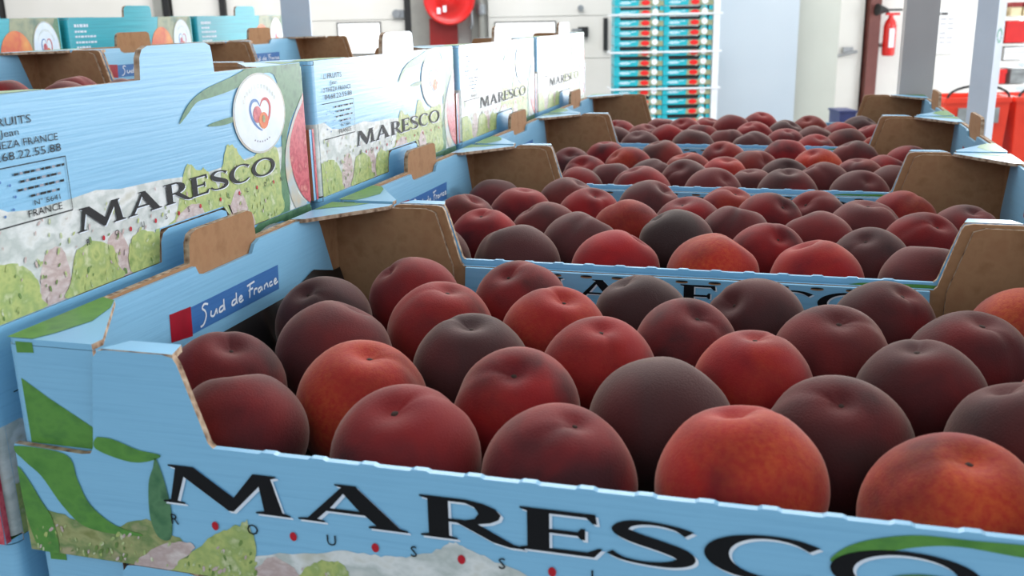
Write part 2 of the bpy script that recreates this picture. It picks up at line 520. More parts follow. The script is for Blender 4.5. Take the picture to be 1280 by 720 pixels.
leaf1 = [(.1589, .0711), (.1699, .081), (.1871, .0877), (.2133, .0924), (.2352, .0967), (.2449, .0967), (.2438, .0908), (.2167, .0854), (.1919, .0827), (.1778, .0812), (.1664, .0747)]
leaf2 = [(.1874, .0675), (.2004, .0689), (.2183, .0695), (.2179, .0671), (.2042, .0657), (.1889, .0664)]
cheek = [(.3122, 0), (.3046, 0), (.2911, .0098), (.2812, .0284), (.2812, .0446), (.2912, .0595), (.3056, .0723), (.3122, .0770)]
rim = [(.2829, 0), (.2735, .0211), (.2745, .0399), (.2837, .0549), (.2975, .0697), (.3122, .0820), (.3122, .0770), (.3, .064), (.2861, .0492), (.2814, .0281), (.2877, .0104), (.2989, 0)]
bush1 = [(.0, 0), (.0, .022), (.0139, .0248), (.0252, .0246), (.0316, .0214), (.0377, .015), (.0396, .0042), (.0396, 0)]
bush2 = [(.0555, 0), (.0605, .009), (.0659, .0206), (.0777, .0229), (.0915, .0176), (.0939, .0069), (.0964, 0)]
bush3 = [(.1049, 0), (.1035, .0108), (.1087, .0188), (.1184, .0198), (.1281, .0143), (.1311, 0)]

def organic(pts, umax, vmax, rough=1):
    rn = random.Random(len(pts))
    out = []
    for u, v in closed_smooth(pts, 5):
        if rough and v > .002:
            u += rn.uniform(-.0006, .0006)
            v += rn.uniform(-.0007, .0007)
        if umax < .4 and .1275 < u < .2015:
            v = max(v, .0182)
        p = (min(max(u, .0066 if umax < .4 else 0), umax), min(max(v, 0), vmax))
        if not out or (abs(p[0] - out[-1][0]) + abs(p[1] - out[-1][1])) > 1e-5:
            out.append(p)
    return out

def dabs(mb, fr, n, u0, u1, v0, v1, c, avoid):
    """short brush dabs of the printed painting"""
    rn = random.Random(int(n * 7 + u0 * 1000))
    for i in range(n):
        u, v = rn.uniform(u0, u1), v0 + (v1 - v0) * rn.random() ** 1.4
        if avoid(u, v):
            continue
        k = rn.choice(('dab', 'dab', 'ddab', 'path', 'bush'))
        a, r = rn.uniform(.6, 1.9), rn.uniform(.0007, .0019)
        p = [(u + r * q * cos(t) * cos(a) - r * .45 * sin(t) * sin(a), v + r * q * cos(t) * sin(a) + r * .45 * sin(t) * cos(a)) for t, q in ((0, 1), (1.1, 1.2), (2.2, .8), (3.1, 1.1), (4.2, .9), (5.2, 1.2))]
        mb.flat(fr, [(x, max(0, y)) for x, y in p], k, c + .00002 + i * 1e-7)

def emblem(mb, fr, cx, cy, rx, ry, c):
    mb.flat(fr, arc(cx, cy, rx * 1.06, ry * 1.05, 0, 350, 35), 'peachrim', c)
    mb.flat(fr, arc(cx, cy, rx, ry, 0, 350, 35), 'white', c + .0001)
    X = lambda a, b: (cx + rx * a, cy + ry * b)
    lobe = [(0, .18), (-.12, .34), (-.30, .33), (-.40, .15), (-.34, -.12), (-.16, -.34), (.02, -.46)]
    wd = [.02 * rx, .05 * rx, .07 * rx, .08 * rx, .07 * rx, .05 * rx, .02 * rx]
    for q in ribbon([X(a, b) for a, b in lobe], wd):
        mb.flat(fr, q, 'navy', c + .0002)
    for q in ribbon([X(.0 - a, b) for a, b in lobe[:-1]] + [X(.1, -.42)], wd):
        mb.flat(fr, q, 'red', c + .0002)
    mb.flat(fr, arc(*X(-.13, -.02), rx * .17, ry * .22, 0, 340, 17), 'peachp', c + .0003)
    mb.flat(fr, arc(*X(.10, -.20), rx * .19, ry * .22, 0, 340, 17), 'orangep', c + .0004)
    mb.flat(fr, arc(*X(.10, -.16), rx * .06, ry * .10, 0, 340, 17), 'hill', c + .0005)
    for i in range(13):                                         # pale arc of tiny unreadable letters
        a = radians(150 - 10 * i)
        p = X(.72 * cos(a), .70 * sin(a))
        mb.flat(fr, [(p[0] - rx * .03, p[1] - ry * .05), (p[0] + rx * .03, p[1] - ry * .05), (p[0] + rx * .03, p[1] + ry * .06), (p[0] - rx * .03, p[1] + ry * .06)], 'haze', c + .0002)
    for i in range(7):
        a = radians(-115 + 8 * i)
        p = X(.72 * cos(a), .74 * sin(a))
        mb.flat(fr, [(p[0] - rx * .025, p[1] - ry * .02), (p[0] + rx * .025, p[1] - ry * .02), (p[0] + rx * .025, p[1] + ry * .02), (p[0] - rx * .025, p[1] + ry * .02)], 'greyink', c + .0002)

SUD = [[(1.6, 3.4), (1.0, 3.8), (.6, 3.1), (1.0, 2.2), (1.1, 1.0), (.6, -.5), (0, -.8)], [(2.0, 1.6), (1.9, .5), (2.4, .2), (2.9, 1.5)], [(2.9, 1.5), (2.95, .2)],
       [(4.1, 1.4), (3.5, 1.2), (3.4, .3), (4.1, .6), (4.3, 2.8)], [(4.25, 1.5), (4.3, .1)], [(6.4, 1.4), (5.8, 1.2), (5.7, .3), (6.4, .6), (6.6, 2.8)], [(6.55, 1.5), (6.6, .1)],
       [(7.0, .7), (7.6, 1.0), (7.4, 1.5), (7.0, .9), (7.2, .1), (7.8, .3)], [(9.0, -.1), (9.3, 3.0)], [(8.7, 3.0), (10.2, 3.3)], [(8.9, 1.7), (9.8, 1.9)],
       [(9.9, .1), (10.1, 1.3), (10.6, 1.3)], [(11.4, 1.2), (10.8, .9), (10.9, .1), (11.4, .6), (11.5, 1.2)], [(11.5, 1.2), (11.6, .1)], [(12.0, .1), (12.1, 1.3)], [(12.1, .8), (12.6, 1.3), (12.8, .1)],
       [(13.7, 1.1), (13.2, 1.0), (13.2, .2), (13.8, .3)], [(14.1, .6), (14.6, 1.0), (14.4, 1.4), (14.1, .8), (14.3, .1), (14.9, .4)]]

def make_tray(style, full=True):
    """style blue or teal; full trays carry every print and inner fold"""
    P = 'blue' if style == 'blue' else 'teal'
    root = empty('cardboard_tray')
    b = MB()
    b.box((.004, .002, .0), (W - .004, DT - .004, .002), 'kraft')
    b.build('base', root)
    rimk = lambda u, v: P if (.10 < u < .40 and v > .05) or u < .0005 else (('peachp' if style == 'blue' else P) if u > W - .0005 else 'edge')
    mb = MB().plate(FF, long_outline(style == 'blue', HL, 1.0 if style == 'blue' else .6, 1.0 if style == 'blue' else 1.4), TB, P, 'kraft', rimk)
    mb.build('front_panel', root)
    mb = MB().plate(FR, long_outline(False, HL - .0035), TB, P, 'kraft', rimk)
    mb.build('rear_panel', root)
    # second board layer behind each corner post
    for fr, c in ((FF, -.0032), (FR, -.0032)):
        for s in (0, 1):
            o = [(.050, .006), (.053, .0950), (.0725, .0950), (.0790, .0925), (.0905, HL - .004), (.092, .006)]
            if fr is FR:
                o[0], o[1] = (.004, .006), (.004, .0940)
            if s:
                o = [(W - u, v) for u, v in o]
            MB().plate(fr, o, .003, 'kraft', 'kraft', c0=c).build('post_layer', root)
            o = [(.050, .0), (.0545, .0118), (.0725, .0118), (.0840, .0)]
            if s:
                o = [(W - u, v) for u, v in o]
    # folded tops of the posts
    for y0, sy in ((-.0030, 1),):
        for s in (0, 1):
            dp = .0115 if sy > 0 else .0045
            o = [(.0505, y0), (.0835, y0), (.0800, y0 + sy * dp), (.0560, y0 + sy * dp)]
            if s:
                o = [(W - u, v) for u, v in o]
            MB().plate(FT, o, .0030, P, 'kraft').build('post_cap', root)
    # folded rims between the posts, printed side in, with the row of fold slots
    for front in (1, 0):
        y = -.0002 if front else DT + .0035 - TB - .0002
        sg = 1 if front else -1
        hl = HL if front else HL - .0035
        fr = frame((0, y + sg * .003, 0), (sg, 0, 0), (0, 0, 1), (0, sg, 0)) if front else frame((0, y - .003, 0), (1, 0, 0), (0, 0, 1), (0, -1, 0))
        if front:
            fr = frame((W, y + .003, 0), (-1, 0, 0), (0, 0, 1), (0, 1, 0))
        m = MB().plate(fr, [(.098, .012), (W - .098, .012), (W - .100, hl - (.004 if front else .0005)), (.100, hl - (.004 if front else .0005))], .003, P, 'kraft', P)
        rf = m.build('rim_flap', root)
        if full and not front:
            m = MB()
            x = .118
            while x < W - .115:
                m.flat(fr, arc(x + .004, hl - .0026, .0042, .0009, 0, 330, 11), 'kraft', .0002)
                m.flat(fr, arc(x + .004, hl - .0020, .0040, .0006, 0, 330, 11), 'darkgap', .0003)
                x += .0212
            m.build('fold_slots', rf)['kind'] = 'stuff'
            m = MB()
            big_word(m, fr, .128, .0365, .79, .0145, .0002)
            m.build('lettering', rf)
    # end walls with stacking tab and slot
    eo = [(.0066, 0), (.1285, 0), (.1285, .012), (.1325, .0173), (.1955, .0173), (.2005, .012), (.2005, 0), (DT - .0066, 0), (DT - .0066, H), (.1995, H), (.1985, .1080), (.1975, .1120), (.1925, .1138), (.139, .1138), (.1340, .1120), (.1315, .1080), (.1300, H), (.0066, H)]
    MB().plate(FE, eo, .0035, P, 'kraft').build('end_wall', root)
    eo2 = [(DT - u, v) for u, v in (eo if style == 'blue' else [q for q in eo if q[1] <= H])]
    MB().plate(FW, eo2, .0035, P, 'kraft').build('end_wall', root)
    # printed inner fold of the end walls
    io = [(.016, .008), (.293, .008), (.2955, .047), (.276, .0935), (.272, .0955), (.199, .0955), (.193, .0935), (.189, .0885), (.140, .0885), (.1335, .0905), (.131, .0950), (.040, .0955), (.036, .0935), (.014, .047)]
    fi = frame((.0062, 0, 0), (0, 1, 0), (0, 0, 1), (1, 0, 0))
    fj = frame((W - .0062, DT, 0), (0, -1, 0), (0, 0, 1), (-1, 0, 0))
    for k, fr in enumerate((fi, fj)):
        f = MB().plate(fr, io if k == 0 else [(DT - u, v) for u, v in io], .0024, P, 'kraft', P).build('inner_flap', root)
        if full:
            m = MB()
            m.flat(fr, [(.1225, .0745), (.2175, .0745), (.2165, .0590), (.1215, .0595)], 'navy', .0002)
            m.flat(fr, [(.1035, .0760), (.1225, .0750), (.1215, .0585), (.1025, .0610)], 'crimson', .0002)
            m.build('banner', f)
            m = MB()
            for st in SUD:
                for q in ribbon([(.1290 + x * .0058, .0633 + y * .0025) for x, y in st], [.0012] * len(st)):
                    m.flat(fr, q, 'white', .0004)
            m.build('script_lettering', f)
    # corner flaps, recessed behind the notches, wrapping round the vertical edge; ledges on top
    for sx in (0, 1):
        for sy in (0, 1):
            xe = .0432 if not sy else .0470
            prof = [(.0, .0066)] + [(.0048 - .0048 * cos(radians(a)), .0054 - .0048 * sin(radians(a))) for a in (15, 30, 45, 60, 75, 90)] + [(xe, .0006)]
            inn = [(.0020, .0066)] + [(.0048 - .0028 * cos(radians(a)), .0054 - .0028 * sin(radians(a))) for a in (15, 30, 45, 60, 75, 90)] + [(xe, .0026)]
            fx = lambda p: ((W - p[0]) if sx else p[0], (DT - p[1]) if sy else p[1])
            z0, z1 = .001, H - .0026
            n = len(prof)
            m = MB()
            A = [fx(p) for p in prof]
            B = [fx(p) for p in inn]
            v = [(x, y, z0) for x, y in A] + [(x, y, z1) for x, y in A] + [(x, y, z0) for x, y in B] + [(x, y, z1) for x, y in B]
            zm = .076 if sy else .053
            lowk = P if style != 'blue' or not sx else ('peachp' if sy else 'haze')
            hik = 'dleaf' if (style == 'blue' and sx and sy) else P
            flip = (sx + sy) % 2
            q = lambda f: f[::-1] if flip else f
            vm = [(x, y, z0) for x, y in A] + [(x, y, zm) for x, y in A]
            m.add(vm, [q((i, i + 1, i + 1 + n, i + n)) for i in range(n - 1)], lowk, True)
            vm = [(x, y, zm) for x, y in A] + [(x, y, z1) for x, y in A]
            m.add(vm, [q((i, i + 1, i + 1 + n, i + n)) for i in range(n - 1)], hik, True)
            m.add(v, [q((i + 2 * n, i + 3 * n, i + 1 + 3 * n, i + 1 + 2 * n)) for i in range(n - 1)], 'kraft', True)
            m.add(v, [q((i + n, i + 1 + n, i + 1 + 3 * n, i + 3 * n)) for i in range(n - 1)], P)
            m.add(v, [q((n - 1, 3 * n - 1, 4 * n - 1, 2 * n - 1))], 'edge')
            fl = m.build('corner_flap', root)
            o = [(.0010, .0042), (.0022, .0018), (.0048, .0006), (xe, .0006), (xe, .0075), (.010, .0590), (.0006, .062), (.0004, .0066)]
            o = [fx(p) for p in o]
            lk = lambda u, v: P if ((W - u if sx else u) < .0045 or (DT - v if sy else v) < .0015) else 'edge'
            ld = MB().plate(FT, o, .0026, P, 'kraft', lk).build('corner_ledge', root)
            if full and style == 'blue':
                g = [fx(p) for p in ([(.001, .001), (.014, .001), (.018, .010), (.022, .028), (.0165, .0475), (.010, .0585), (.001, .062)] if not sy else [(.001, .001), (.030, .001), (.020, .014), (.010, .020), (.001, .030)])]
                MB().flat(FT, g, 'leaf', .0002).build('leaf_print', ld)
    # ---- prints
    if style == 'blue':
        m = MB()
        if full:
            m.flat(FK, [(.0055, .0795), (.018, .0715), (.0399, .0591), (.0430, .0578), (.0430, .05), (.0055, .05)], 'leaf', .0002)
            m.flat(FK, [(.0055, H - .001), (.014, H - .001), (.014, H - .0055), (.0055, H - .006)], 'leaf', .0002)
            m.build('flap_print', root)
            m = MB()
        c = .0002
        for pts, k in ((mount, 'haze'), (hill_l, 'hill'), (bush_c, 'bush'), (path_b, 'path'), (bush_b, 'bush'), (bush_a, 'bush'), (path_l, 'path'), (cheek_front, 'peachp')):
            m.flat(FF, organic(pts, W, HL - .0005), k, c)
            c += .00004
        for pts in (leaf_b, leaf_c, leaf_d, leaf_f):
            m.flat(FF, organic(pts, W, .0583, 0), 'leaf', c)
        for pts in (leaf_e, leaf_g):
            m.flat(FF, organic(pts, W, .0583, 0), 'dleaf', c)
        dabs(m, FF, 60, .004, .075, .001, .015, c, lambda u, v: False)
        dabs(m, FF, 70, .078, .112, .001, .018, c, lambda u, v: v > (u - .072) * .75)
        dabs(m, FF, 150, .13, .43, .001, .010, c, lambda u, v: False)
        m.build('front_artwork', root)
        m = MB()
        big_word(m, FF, .0720, .0325, 1.0, .0172, .0006)
        m.build('lettering', root)
        m = MB()
        small_word(m, FF, .0762, .0225, .0354, .0047, .0006)
        m.build('small_lettering', root)
        m = MB()
        c = .0002
        for pts, k in ((haze, 'haze'), ([(.0396, 0), (.045, .024), (.058, .022), (.0575, 0)], 'path'), ([(.0955, 0), (.088, .020), (.10, .022), (.106, 0)], 'path'), (rightg, 'dleaf'), (tree1, 'bush'), (tree2, 'bush'),
                       ([(.135, 0), (.15, .022), (.17, .024), (.176, .008), (.17, 0)], 'path'), ([(.205, 0), (.20, .014), (.212, .026), (.222, .012), (.228, 0)], 'path'), (bush1, 'bush'), (bush2, 'bush'), (bush3, 'bush'), (rim, 'peachrim'), (cheek, 'peachp'), (leaf1, 'dleaf'), (leaf2, 'dleaf')):
            m.flat(FE, [(max(u, .0066), v) for u, v in pts] if pts is haze else organic(pts, DT - .0062, H, k in ('bush', 'path')), k, c)
            c += .00003
        dabs(m, FE, 230, .010, .262, .002, .040, c, lambda u, v: .124 < u < .205 and v < .021)
        m.build('end_artwork', root)
        m = MB()
        big_word(m, FE, .0685, .0290, .615, .0112, .0007)
        m.build('lettering', root)
        m = MB()
        small_word(m, FE, .0745, .0218, .0212, .0030, .0007)
        m.build('small_lettering', root)
        m = MB()
        emblem(m, FE, .246, .0685, .0305, .0240, .0007)
        m.build('emblem', root)
        m = MB()
        c = .0007
        put_text(m, FE, 'L FRUITS', 'black', c, .049, .0838, .0036, .030, 'r')
        put_text(m, FE, 'Jean', 'black', c, .0405, .0792, .0030, .011, 'r')
        put_text(m, FE, '0 THEZA FRANCE', 'black', c, .0640, .0742, .0032, .047, 'r')
        put_text(m, FE, '04.68.22.55.88', 'black', c, .0650, .0690, .0036, .046, 'r')
        for a in ([(.014, .0664), (.067, .0664), (.067, .0659), (.014, .0659)], [(.014, .0410), (.067, .0410), (.067, .0404), (.014, .0404)], [(.0668, .0410), (.0672, .0410), (.0672, .0664), (.0668, .0664)]):
            m.flat(FE, a, 'black', c)
        for i, (a, bb) in enumerate(((.034, .064), (.037, .0625), (.035, .0645), (.042, .060))):     # small print, too small to read
            z = .0620 - i * .0036
            u = a
            k = 0
            while u < bb:
                l = (.0026, .0018, .0034, .0022)[k % 4]
                m.flat(FE, [(u, z), (u + l, z), (u + l, z + .0011), (u, z + .0011)], 'greyink' if k % 3 == 1 else 'black', c)
                u += l + .0008
                k += 1
        put_text(m, FE, 'N\u00b0 5641', 'black', c, .060, .0472, .0024, .0165, 'r')
        put_text(m, FE, 'FRANCE', 'black', c, .0605, .0425, .0032, .0215, 'r')
        for i in range(8):                                                       # ring of small stars
            a = radians(45 * i)
            m.flat(FE, arc(.0255 + .0075 * cos(a), .053 + .0075 * sin(a), .0007, .0007, 0, 300, 5), 'navy', c)
        m.build('address_block', root)
    else:
        m = MB()
        m.flat(FE, [(.185, 0), (.197, .030), (.206, .060), (.215, H), (DT - .0062, H), (DT - .0062, 0)], 'khaki', .0002)
        m.flat(FE, [(.285, .060), (.295, .090), (.298, H - .001), (DT - .0062, H - .001), (DT - .0062, .05), (.30, .045)], 'dleaf', .0003)
        m.flat(FE, arc(.220, .044, .030, .037, 0, 350, 35), 'orangep', .0004)
        m.build('end_artwork', root)
        m = MB()
        emblem(m, FE, .276, .0565, .0240, .0345, .0007)
        m.build('emblem', root)
        m = MB()
        for i, (wd, z) in enumerate(((.030, .0835), (.020, .076), (.044, .069), (.044, .061), (.030, .054))):   # address lines too small to read
            u = .016
            k = 0
            while u < .016 + wd:
                l = (.005, .0035, .007)[k % 3]
                hh = .0042 if i == 0 else .0028
                m.flat(FE, [(u, z), (u + l, z), (u + l, z + hh), (u, z + hh)], 'white', .0004)
                u += l + .0014
                k += 1
        m.build('address_block', root)
        m = MB()
        m.flat(FF, [(.335, 0), (.345, .057), (.375, .060), (.40, .093), (.438, .053), (.4995, .0495), (.4995, 0)], 'khaki', .0002)
        m.flat(FF, [(.24, 0), (.25, .057), (.345, .057), (.335, 0)], 'khaki', .0003)
        m.flat(FF, arc(.315, .030, .045, .026, 0, 350, 35), 'redp', .0004)
        m.flat(FF, arc(.415, .040, .030, .030, 0, 350, 35), 'white', .0004)
        m.flat(FF, arc(.415, .032, .007, .006, 0, 340, 17), 'orangep', .0005)
        m.build('front_artwork', root)
        MB().box((.045, .012, .010), (.365, .29, .088), 'liner').build('interior_shade_block', root)  # solid black block added to stand for the shade inside the openings
        m = MB()
        for i, (x0, x1, z) in enumerate(((.06, .15, .036), (.045, .17, .026), (.07, .16, .017), (.17, .22, .040))):
            m.flat(FF, [(x0, z), (x1, z + .004), (x1, z + .009), (x0, z + .005)], 'white', .0004)
        m.build('lettering', root)
    return root

# ------------------------------------------------------------------ setting
FLOOR = -1.313
M['floor'] = noisy('painted_concrete', [(.50, .50, .50), (.58, .58, .57), (.46, .46, .46)], 3, .5, (1, 1, 1), 8)
M['wallw'] = noisy('white_hall_panel', [(.86, .85, .83), (.90, .89, .87)], 1.3, .5, (1, 1, 1), 3)
M['doorw'] = noisy('cream_door_panel', [(.84, .83, .80), (.88, .87, .85)], 1.3, .45, (1, 1, 1), 3)
M['ceil'] = noisy('ceiling_sheet', [(.80, .80, .80), (.85, .85, .85)], 2, .6)
M['cold'] = noisy('pale_blue_panel', [(.71, .76, .80), (.76, .80, .83)], .8, .35, (1, 1, 1), 2)
M['beige'] = noisy('pale_beige_panel', [(.72, .73, .69), (.76, .77, .73)], 1.2, .45)
M['jamb'] = noisy('grey_metal_jamb', [(.52, .52, .50), (.60, .60, .57)], 4, .5)
M['rubber'] = noisy('black_rubber_seal', [(.08, .08, .09), (.13, .13, .13)], 8, .6)
M['rust'] = noisy('red_brown_steel', [(.40, .20, .18), (.46, .25, .22)], 6, .5)
M['redp'] = noisy('red_paint', [(.80, .05, .04), (.86, .09, .06)], 5, .25, coat=.4)
M['dredp'] = noisy('dark_red_paint', [(.50, .06, .05), (.58, .08, .06)], 5, .4)
M['orangeb'] = noisy('orange_red_plastic', [(.93, .25, .13), (.88, .20, .10)], 8, .4)
M['post'] = noisy('pale_blue_grey_edge_board', [(.82, .85, .90), (.86, .89, .94)], 9, .5)
M['post2'] = noisy('grey_edge_board', [(.71, .69, .68), (.75, .73, .72)], 9, .55)
M['greenlogo'] = noisy('green_stamp', [(.45, .72, .60), (.52, .76, .66)], 30, .5)
M['steel'] = noisy('brushed_steel', [(.55, .56, .57), (.65, .66, .67)], 30, .35, metal=.7)
M['paper'] = noisy('white_paper', [(.92, .92, .92), (.88, .88, .88)], 10, .6)
M['strap'] = noisy('white_plastic_strap', [(.92, .93, .94), (.86, .88, .9)], 12, .3)
M['cream'] = noisy('cream_carton', [(.90, .84, .68), (.85, .78, .62)], 12, .5)
M['greycarton'] = noisy('grey_box', [(.45, .46, .46), (.60, .62, .62)], 12, .5)
M['bluebox'] = noisy('dark_blue_plastic', [(.10, .14, .32), (.14, .18, .38)], 12, .4)
M['wood'] = noisy('pallet_wood', [(.62, .50, .35), (.70, .58, .42)], 20, .8, (1, 12, 1))
M['glow'] = emis('daylight_pane', (.97, .99, 1.0), 1.6)

def bgbox(name, s0, s1, d0, d1, z0, z1, k, kind='structure', parent=None):
    c = hp(s0, d0, z0)
    o = MB().box((0, 0, 0), (s1 - s0, d1 - d0, z1 - z0), k).build(name)
    o.location = c
    o.rotation_euler = (0, 0, HALL)
    if parent is not None:
        o.parent = parent
        o.matrix_parent_inverse = Matrix.Identity(4)
    if kind and parent is None:
        o['kind'] = kind
    return o
def bgthing(name, s, d, z, label, cat, group=None):
    o = empty(name, hp(s, d, z), HALL)
    return tag(o, label, cat, group)
def part(parent, name, k, a, b):
    return MB().box(a, b, k).build(name, parent)

bgbox('floor', -10, 11, -6, 14, FLOOR - .1, FLOOR, 'floor')
bgbox('ceiling', -10, 11, -2, 14, 3.7, 3.8, 'ceil')
bgbox('wall_back', -10, 6.3, 12.3, 12.5, FLOOR, 3.7, 'wallw')
bgbox('wall_left', -10.2, -10, -2, 12.5, FLOOR, 3.7, 'wallw')
bgbox('wall_right', 10.6, 10.8, 2, 12.5, FLOOR, 3.7, 'wallw')

def sectional_door(n, s0, s1, win):
    r = empty('door_%d' % n, hp(s0, 12.18, FLOOR), HALL)
    r['kind'] = 'structure'
    wd = s1 - s0
    ph = .495
    z = .01
    i = 0
    while z < 3.6:
        m = MB().box((0, 0, z), (wd, .05, z + ph), 'doorw')
        m.build('door_panel', r)
        z += ph + .006
        i += 1
    for (a, b, zl, zh) in win:
        a -= s0
        b -= s0
        zl -= FLOOR
        zh -= FLOOR
        m = MB().box((a - .015, -.02, zl - .015), (b + .015, .0, zl), 'rubber').box((a - .015, -.02, zh), (b + .015, .0, zh + .015), 'rubber').box((a - .015, -.02, zl), (a, .0, zh), 'rubber').box((b, -.02, zl), (b + .015, .0, zh), 'rubber')
        f = m.build('window_frame', r)
        MB().box((a, -.012, zl), (b, -.002, zh), 'glow').build('pane', f)
    return r
sectional_door(1, -6.0, -4.22, [])
sectional_door(2, -4.0, -3.42, [])
d3 = sectional_door(3, -3.35, -1.22, [(-2.03, -1.53, -.19, .16)])
d4 = sectional_door(4, -.22, 1.36, [(-.13, .58, -.30, .13)])
# door furniture
MB().cyl((2.03, -.05, 1.577), (2.03, 0, 1.577), .05, .05, 'steel').box((2.0, -.03, 1.53), (2.12, 0, 1.62), 'steel').build('roller_bracket', d3)
MB().box((1.08, -.05, 1.26), (1.20, 0, 1.38), 'rubber').box((1.00, -.07, 1.33), (1.12, -.04, 1.36), 'steel').build('door_lock', d4)
MB().box((1.405 - .02, -.05, 1.10), (1.435, 0, 1.48), 'rubber').build('door_handle', d4)
MB().cyl((1.11, -.04, 1.60), (1.11, 0, 1.60), .035, .035, 'steel').build('roller_bracket', d4)
for i, (a, b, k) in enumerate(((-6.16, -6.02, 'rubber'), (-4.20, -4.10, 'jamb'), (-4.09, -4.02, 'rubber'), (-3.42, -3.35, 'rubber'), (-1.22, -1.14, 'rubber'), (-1.14, -.90, 'jamb'), (-.42, -.24, 'jamb'))):
    bgbox('trim_%d' % (i + 1), a, b, 12.10, 12.3, FLOOR, 3.7, k)
# grey service pipe beside the reel
p = MB().cyl((0, 0, 0), (0, 0, 5.0), .035, .035, 'jamb').cyl((0, 0, 1.55), (0, 0, 1.66), .06, .06, 'steel').cyl((0, 0, .9), (0, 0, .95), .05, .05, 'steel').build('pipe')
p.location = hp(-.30, 12.02, FLOOR)
tag(p, 'thin grey vertical pipe between the red hose reel and the white door', 'pipe')
# fire hose reel
r = bgthing('fire_hose_reel', -.665, 11.95, FLOOR, 'round red fire hose reel on the back wall between white doors', 'hose reel')
cz = .42 - FLOOR
Rm = Matrix.Translation((0, 0, cz)) @ Matrix.Rotation(radians(90), 4, 'X')
MB().lathe([(0, .16), (.09, .17), (.12, .13), (.27, .12), (.29, .14), (.30, .12), (.30, .10), (.28,.08), (.15, .07)], 'redp', 32, Rm).build('reel_disc', r)
MB().lathe([(.15, .07), (.24, .05), (.27, .02), (.24, -.02), (.15, -.03)], 'dredp', 28, Rm).build('hose_coil', r)
MB().lathe([(.15, -.03), (.28, -.04), (.30, -.06), (.30, -.08), (.0, -.10)], 'redp', 32, Rm).build('reel_disc', r)
part(r, 'mounting_box', 'dredp', (-.25, .02, cz - .62), (.08, .16, cz - .22))
MB().box((-.14, -.185, cz - .17), (-.10, -.17, cz - .10), 'white').box((-.07, -.185, cz - .15), (-.03, -.17, cz - .08), 'white').build('label_plate', r)
MB().tube([(.25, -.05, cz - .1), (.26, -.06, cz - .3), (.24, -.05, cz - .34)], .018, 'steel').build('nozzle', r)
# cold room panel, beige return, white door
bgbox('wall_cold_room', 2.06, 3.04, 10.5, 12.3, FLOOR, 3.7, 'cold')
bgbox('wall_beige', 3.07, 3.60, 10.9, 12.3, FLOOR, 3.7, 'beige')
bgbox('trim_8', 3.045, 3.065, 10.75, 12.3, FLOOR, 3.7, 'rubber')
bgbox('trim_9', 2.04, 2.06, 10.46, 10.5, FLOOR, 3.7, 'paper')
dr = empty('door_5', hp(3.95, 12.16, FLOOR), HALL)
dr['kind'] = 'structure'
MB().box((-.32, 0, 0), (-.02, .05, 3.4), 'wallw').build('door_frame', dr)
MB().box((0, 0.01, 0), (.36, .05, 3.4), 'wallw').build('door_leaf', dr)
MB().box((-.018, -.004, 0), (-.004, .0, 3.4), 'jamb').build('door_gap', dr)
MB().box((.12, -.03, 1.02), (.24, 0, 1.08), 'steel').cyl((.04, -.05, .98), (.28, -.05, 1.03), .018, .018, 'steel').build('door_handle', dr)
bgbox('trim_10', 4.34, 4.47, 12.06, 12.3, FLOOR, 3.7, 'rust')
# extinguisher
e = bgthing('fire_extinguisher', 4.585, 12.05, FLOOR, 'red fire extinguisher with black horn on the wall beside the brown jamb', 'fire extinguisher')
zb = -.34 - FLOOR
MB().lathe([(0, zb), (.065, zb), (.075, zb + .02), (.075, zb + .34), (.06, zb + .40), (.03, zb + .44), (.025, zb + .47)], 'redp', 20).build('cylinder', e)
MB().box((-.06, -.02, zb + .47), (.10, .02, zb + .50), 'redp').box((-.05, -.015, zb + .52), (.13, .015, zb + .545), 'rubber').build('valve_handle', e)
MB().tube([(-.02, 0, zb + .49), (-.08, -.02, zb + .53)], .014, 'rubber').cyl((-.06, -.02, zb + .53), (-.19, -.05, zb + .54), .025, .07, 'rubber').build('discharge_horn', e)
MB().box((-.03, -.079, zb + .10), (.03, -.074, zb + .32), 'white').build('label_plate', e)
part(e, 'wall_bracket', 'steel', (-.03, .07, zb + .1), (.03, .25, zb + .14))
# notice on the wall
nt_ = bgthing('paper_notice', 5.14, 12.28, -.34, 'white paper notice with grey lines pinned to the white wall', 'notice')
part(nt_, 'sheet', 'paper', (0, -.006, 0), (.34, 0, .54))
m = MB()
for i in range(7):
    z = .46 - i * .055
    for k in range(3):
        if (i * 3 + k) % 4 == 2:
            continue
        m.box((.05 + k * .09, -.009, z), (.05 + k * .09 + (.07 if i else .08), -.006, z + (.028 if i == 0 else .012)), 'rubber' if i == 0 else 'greyink')
m.build('printed_lines', nt_)
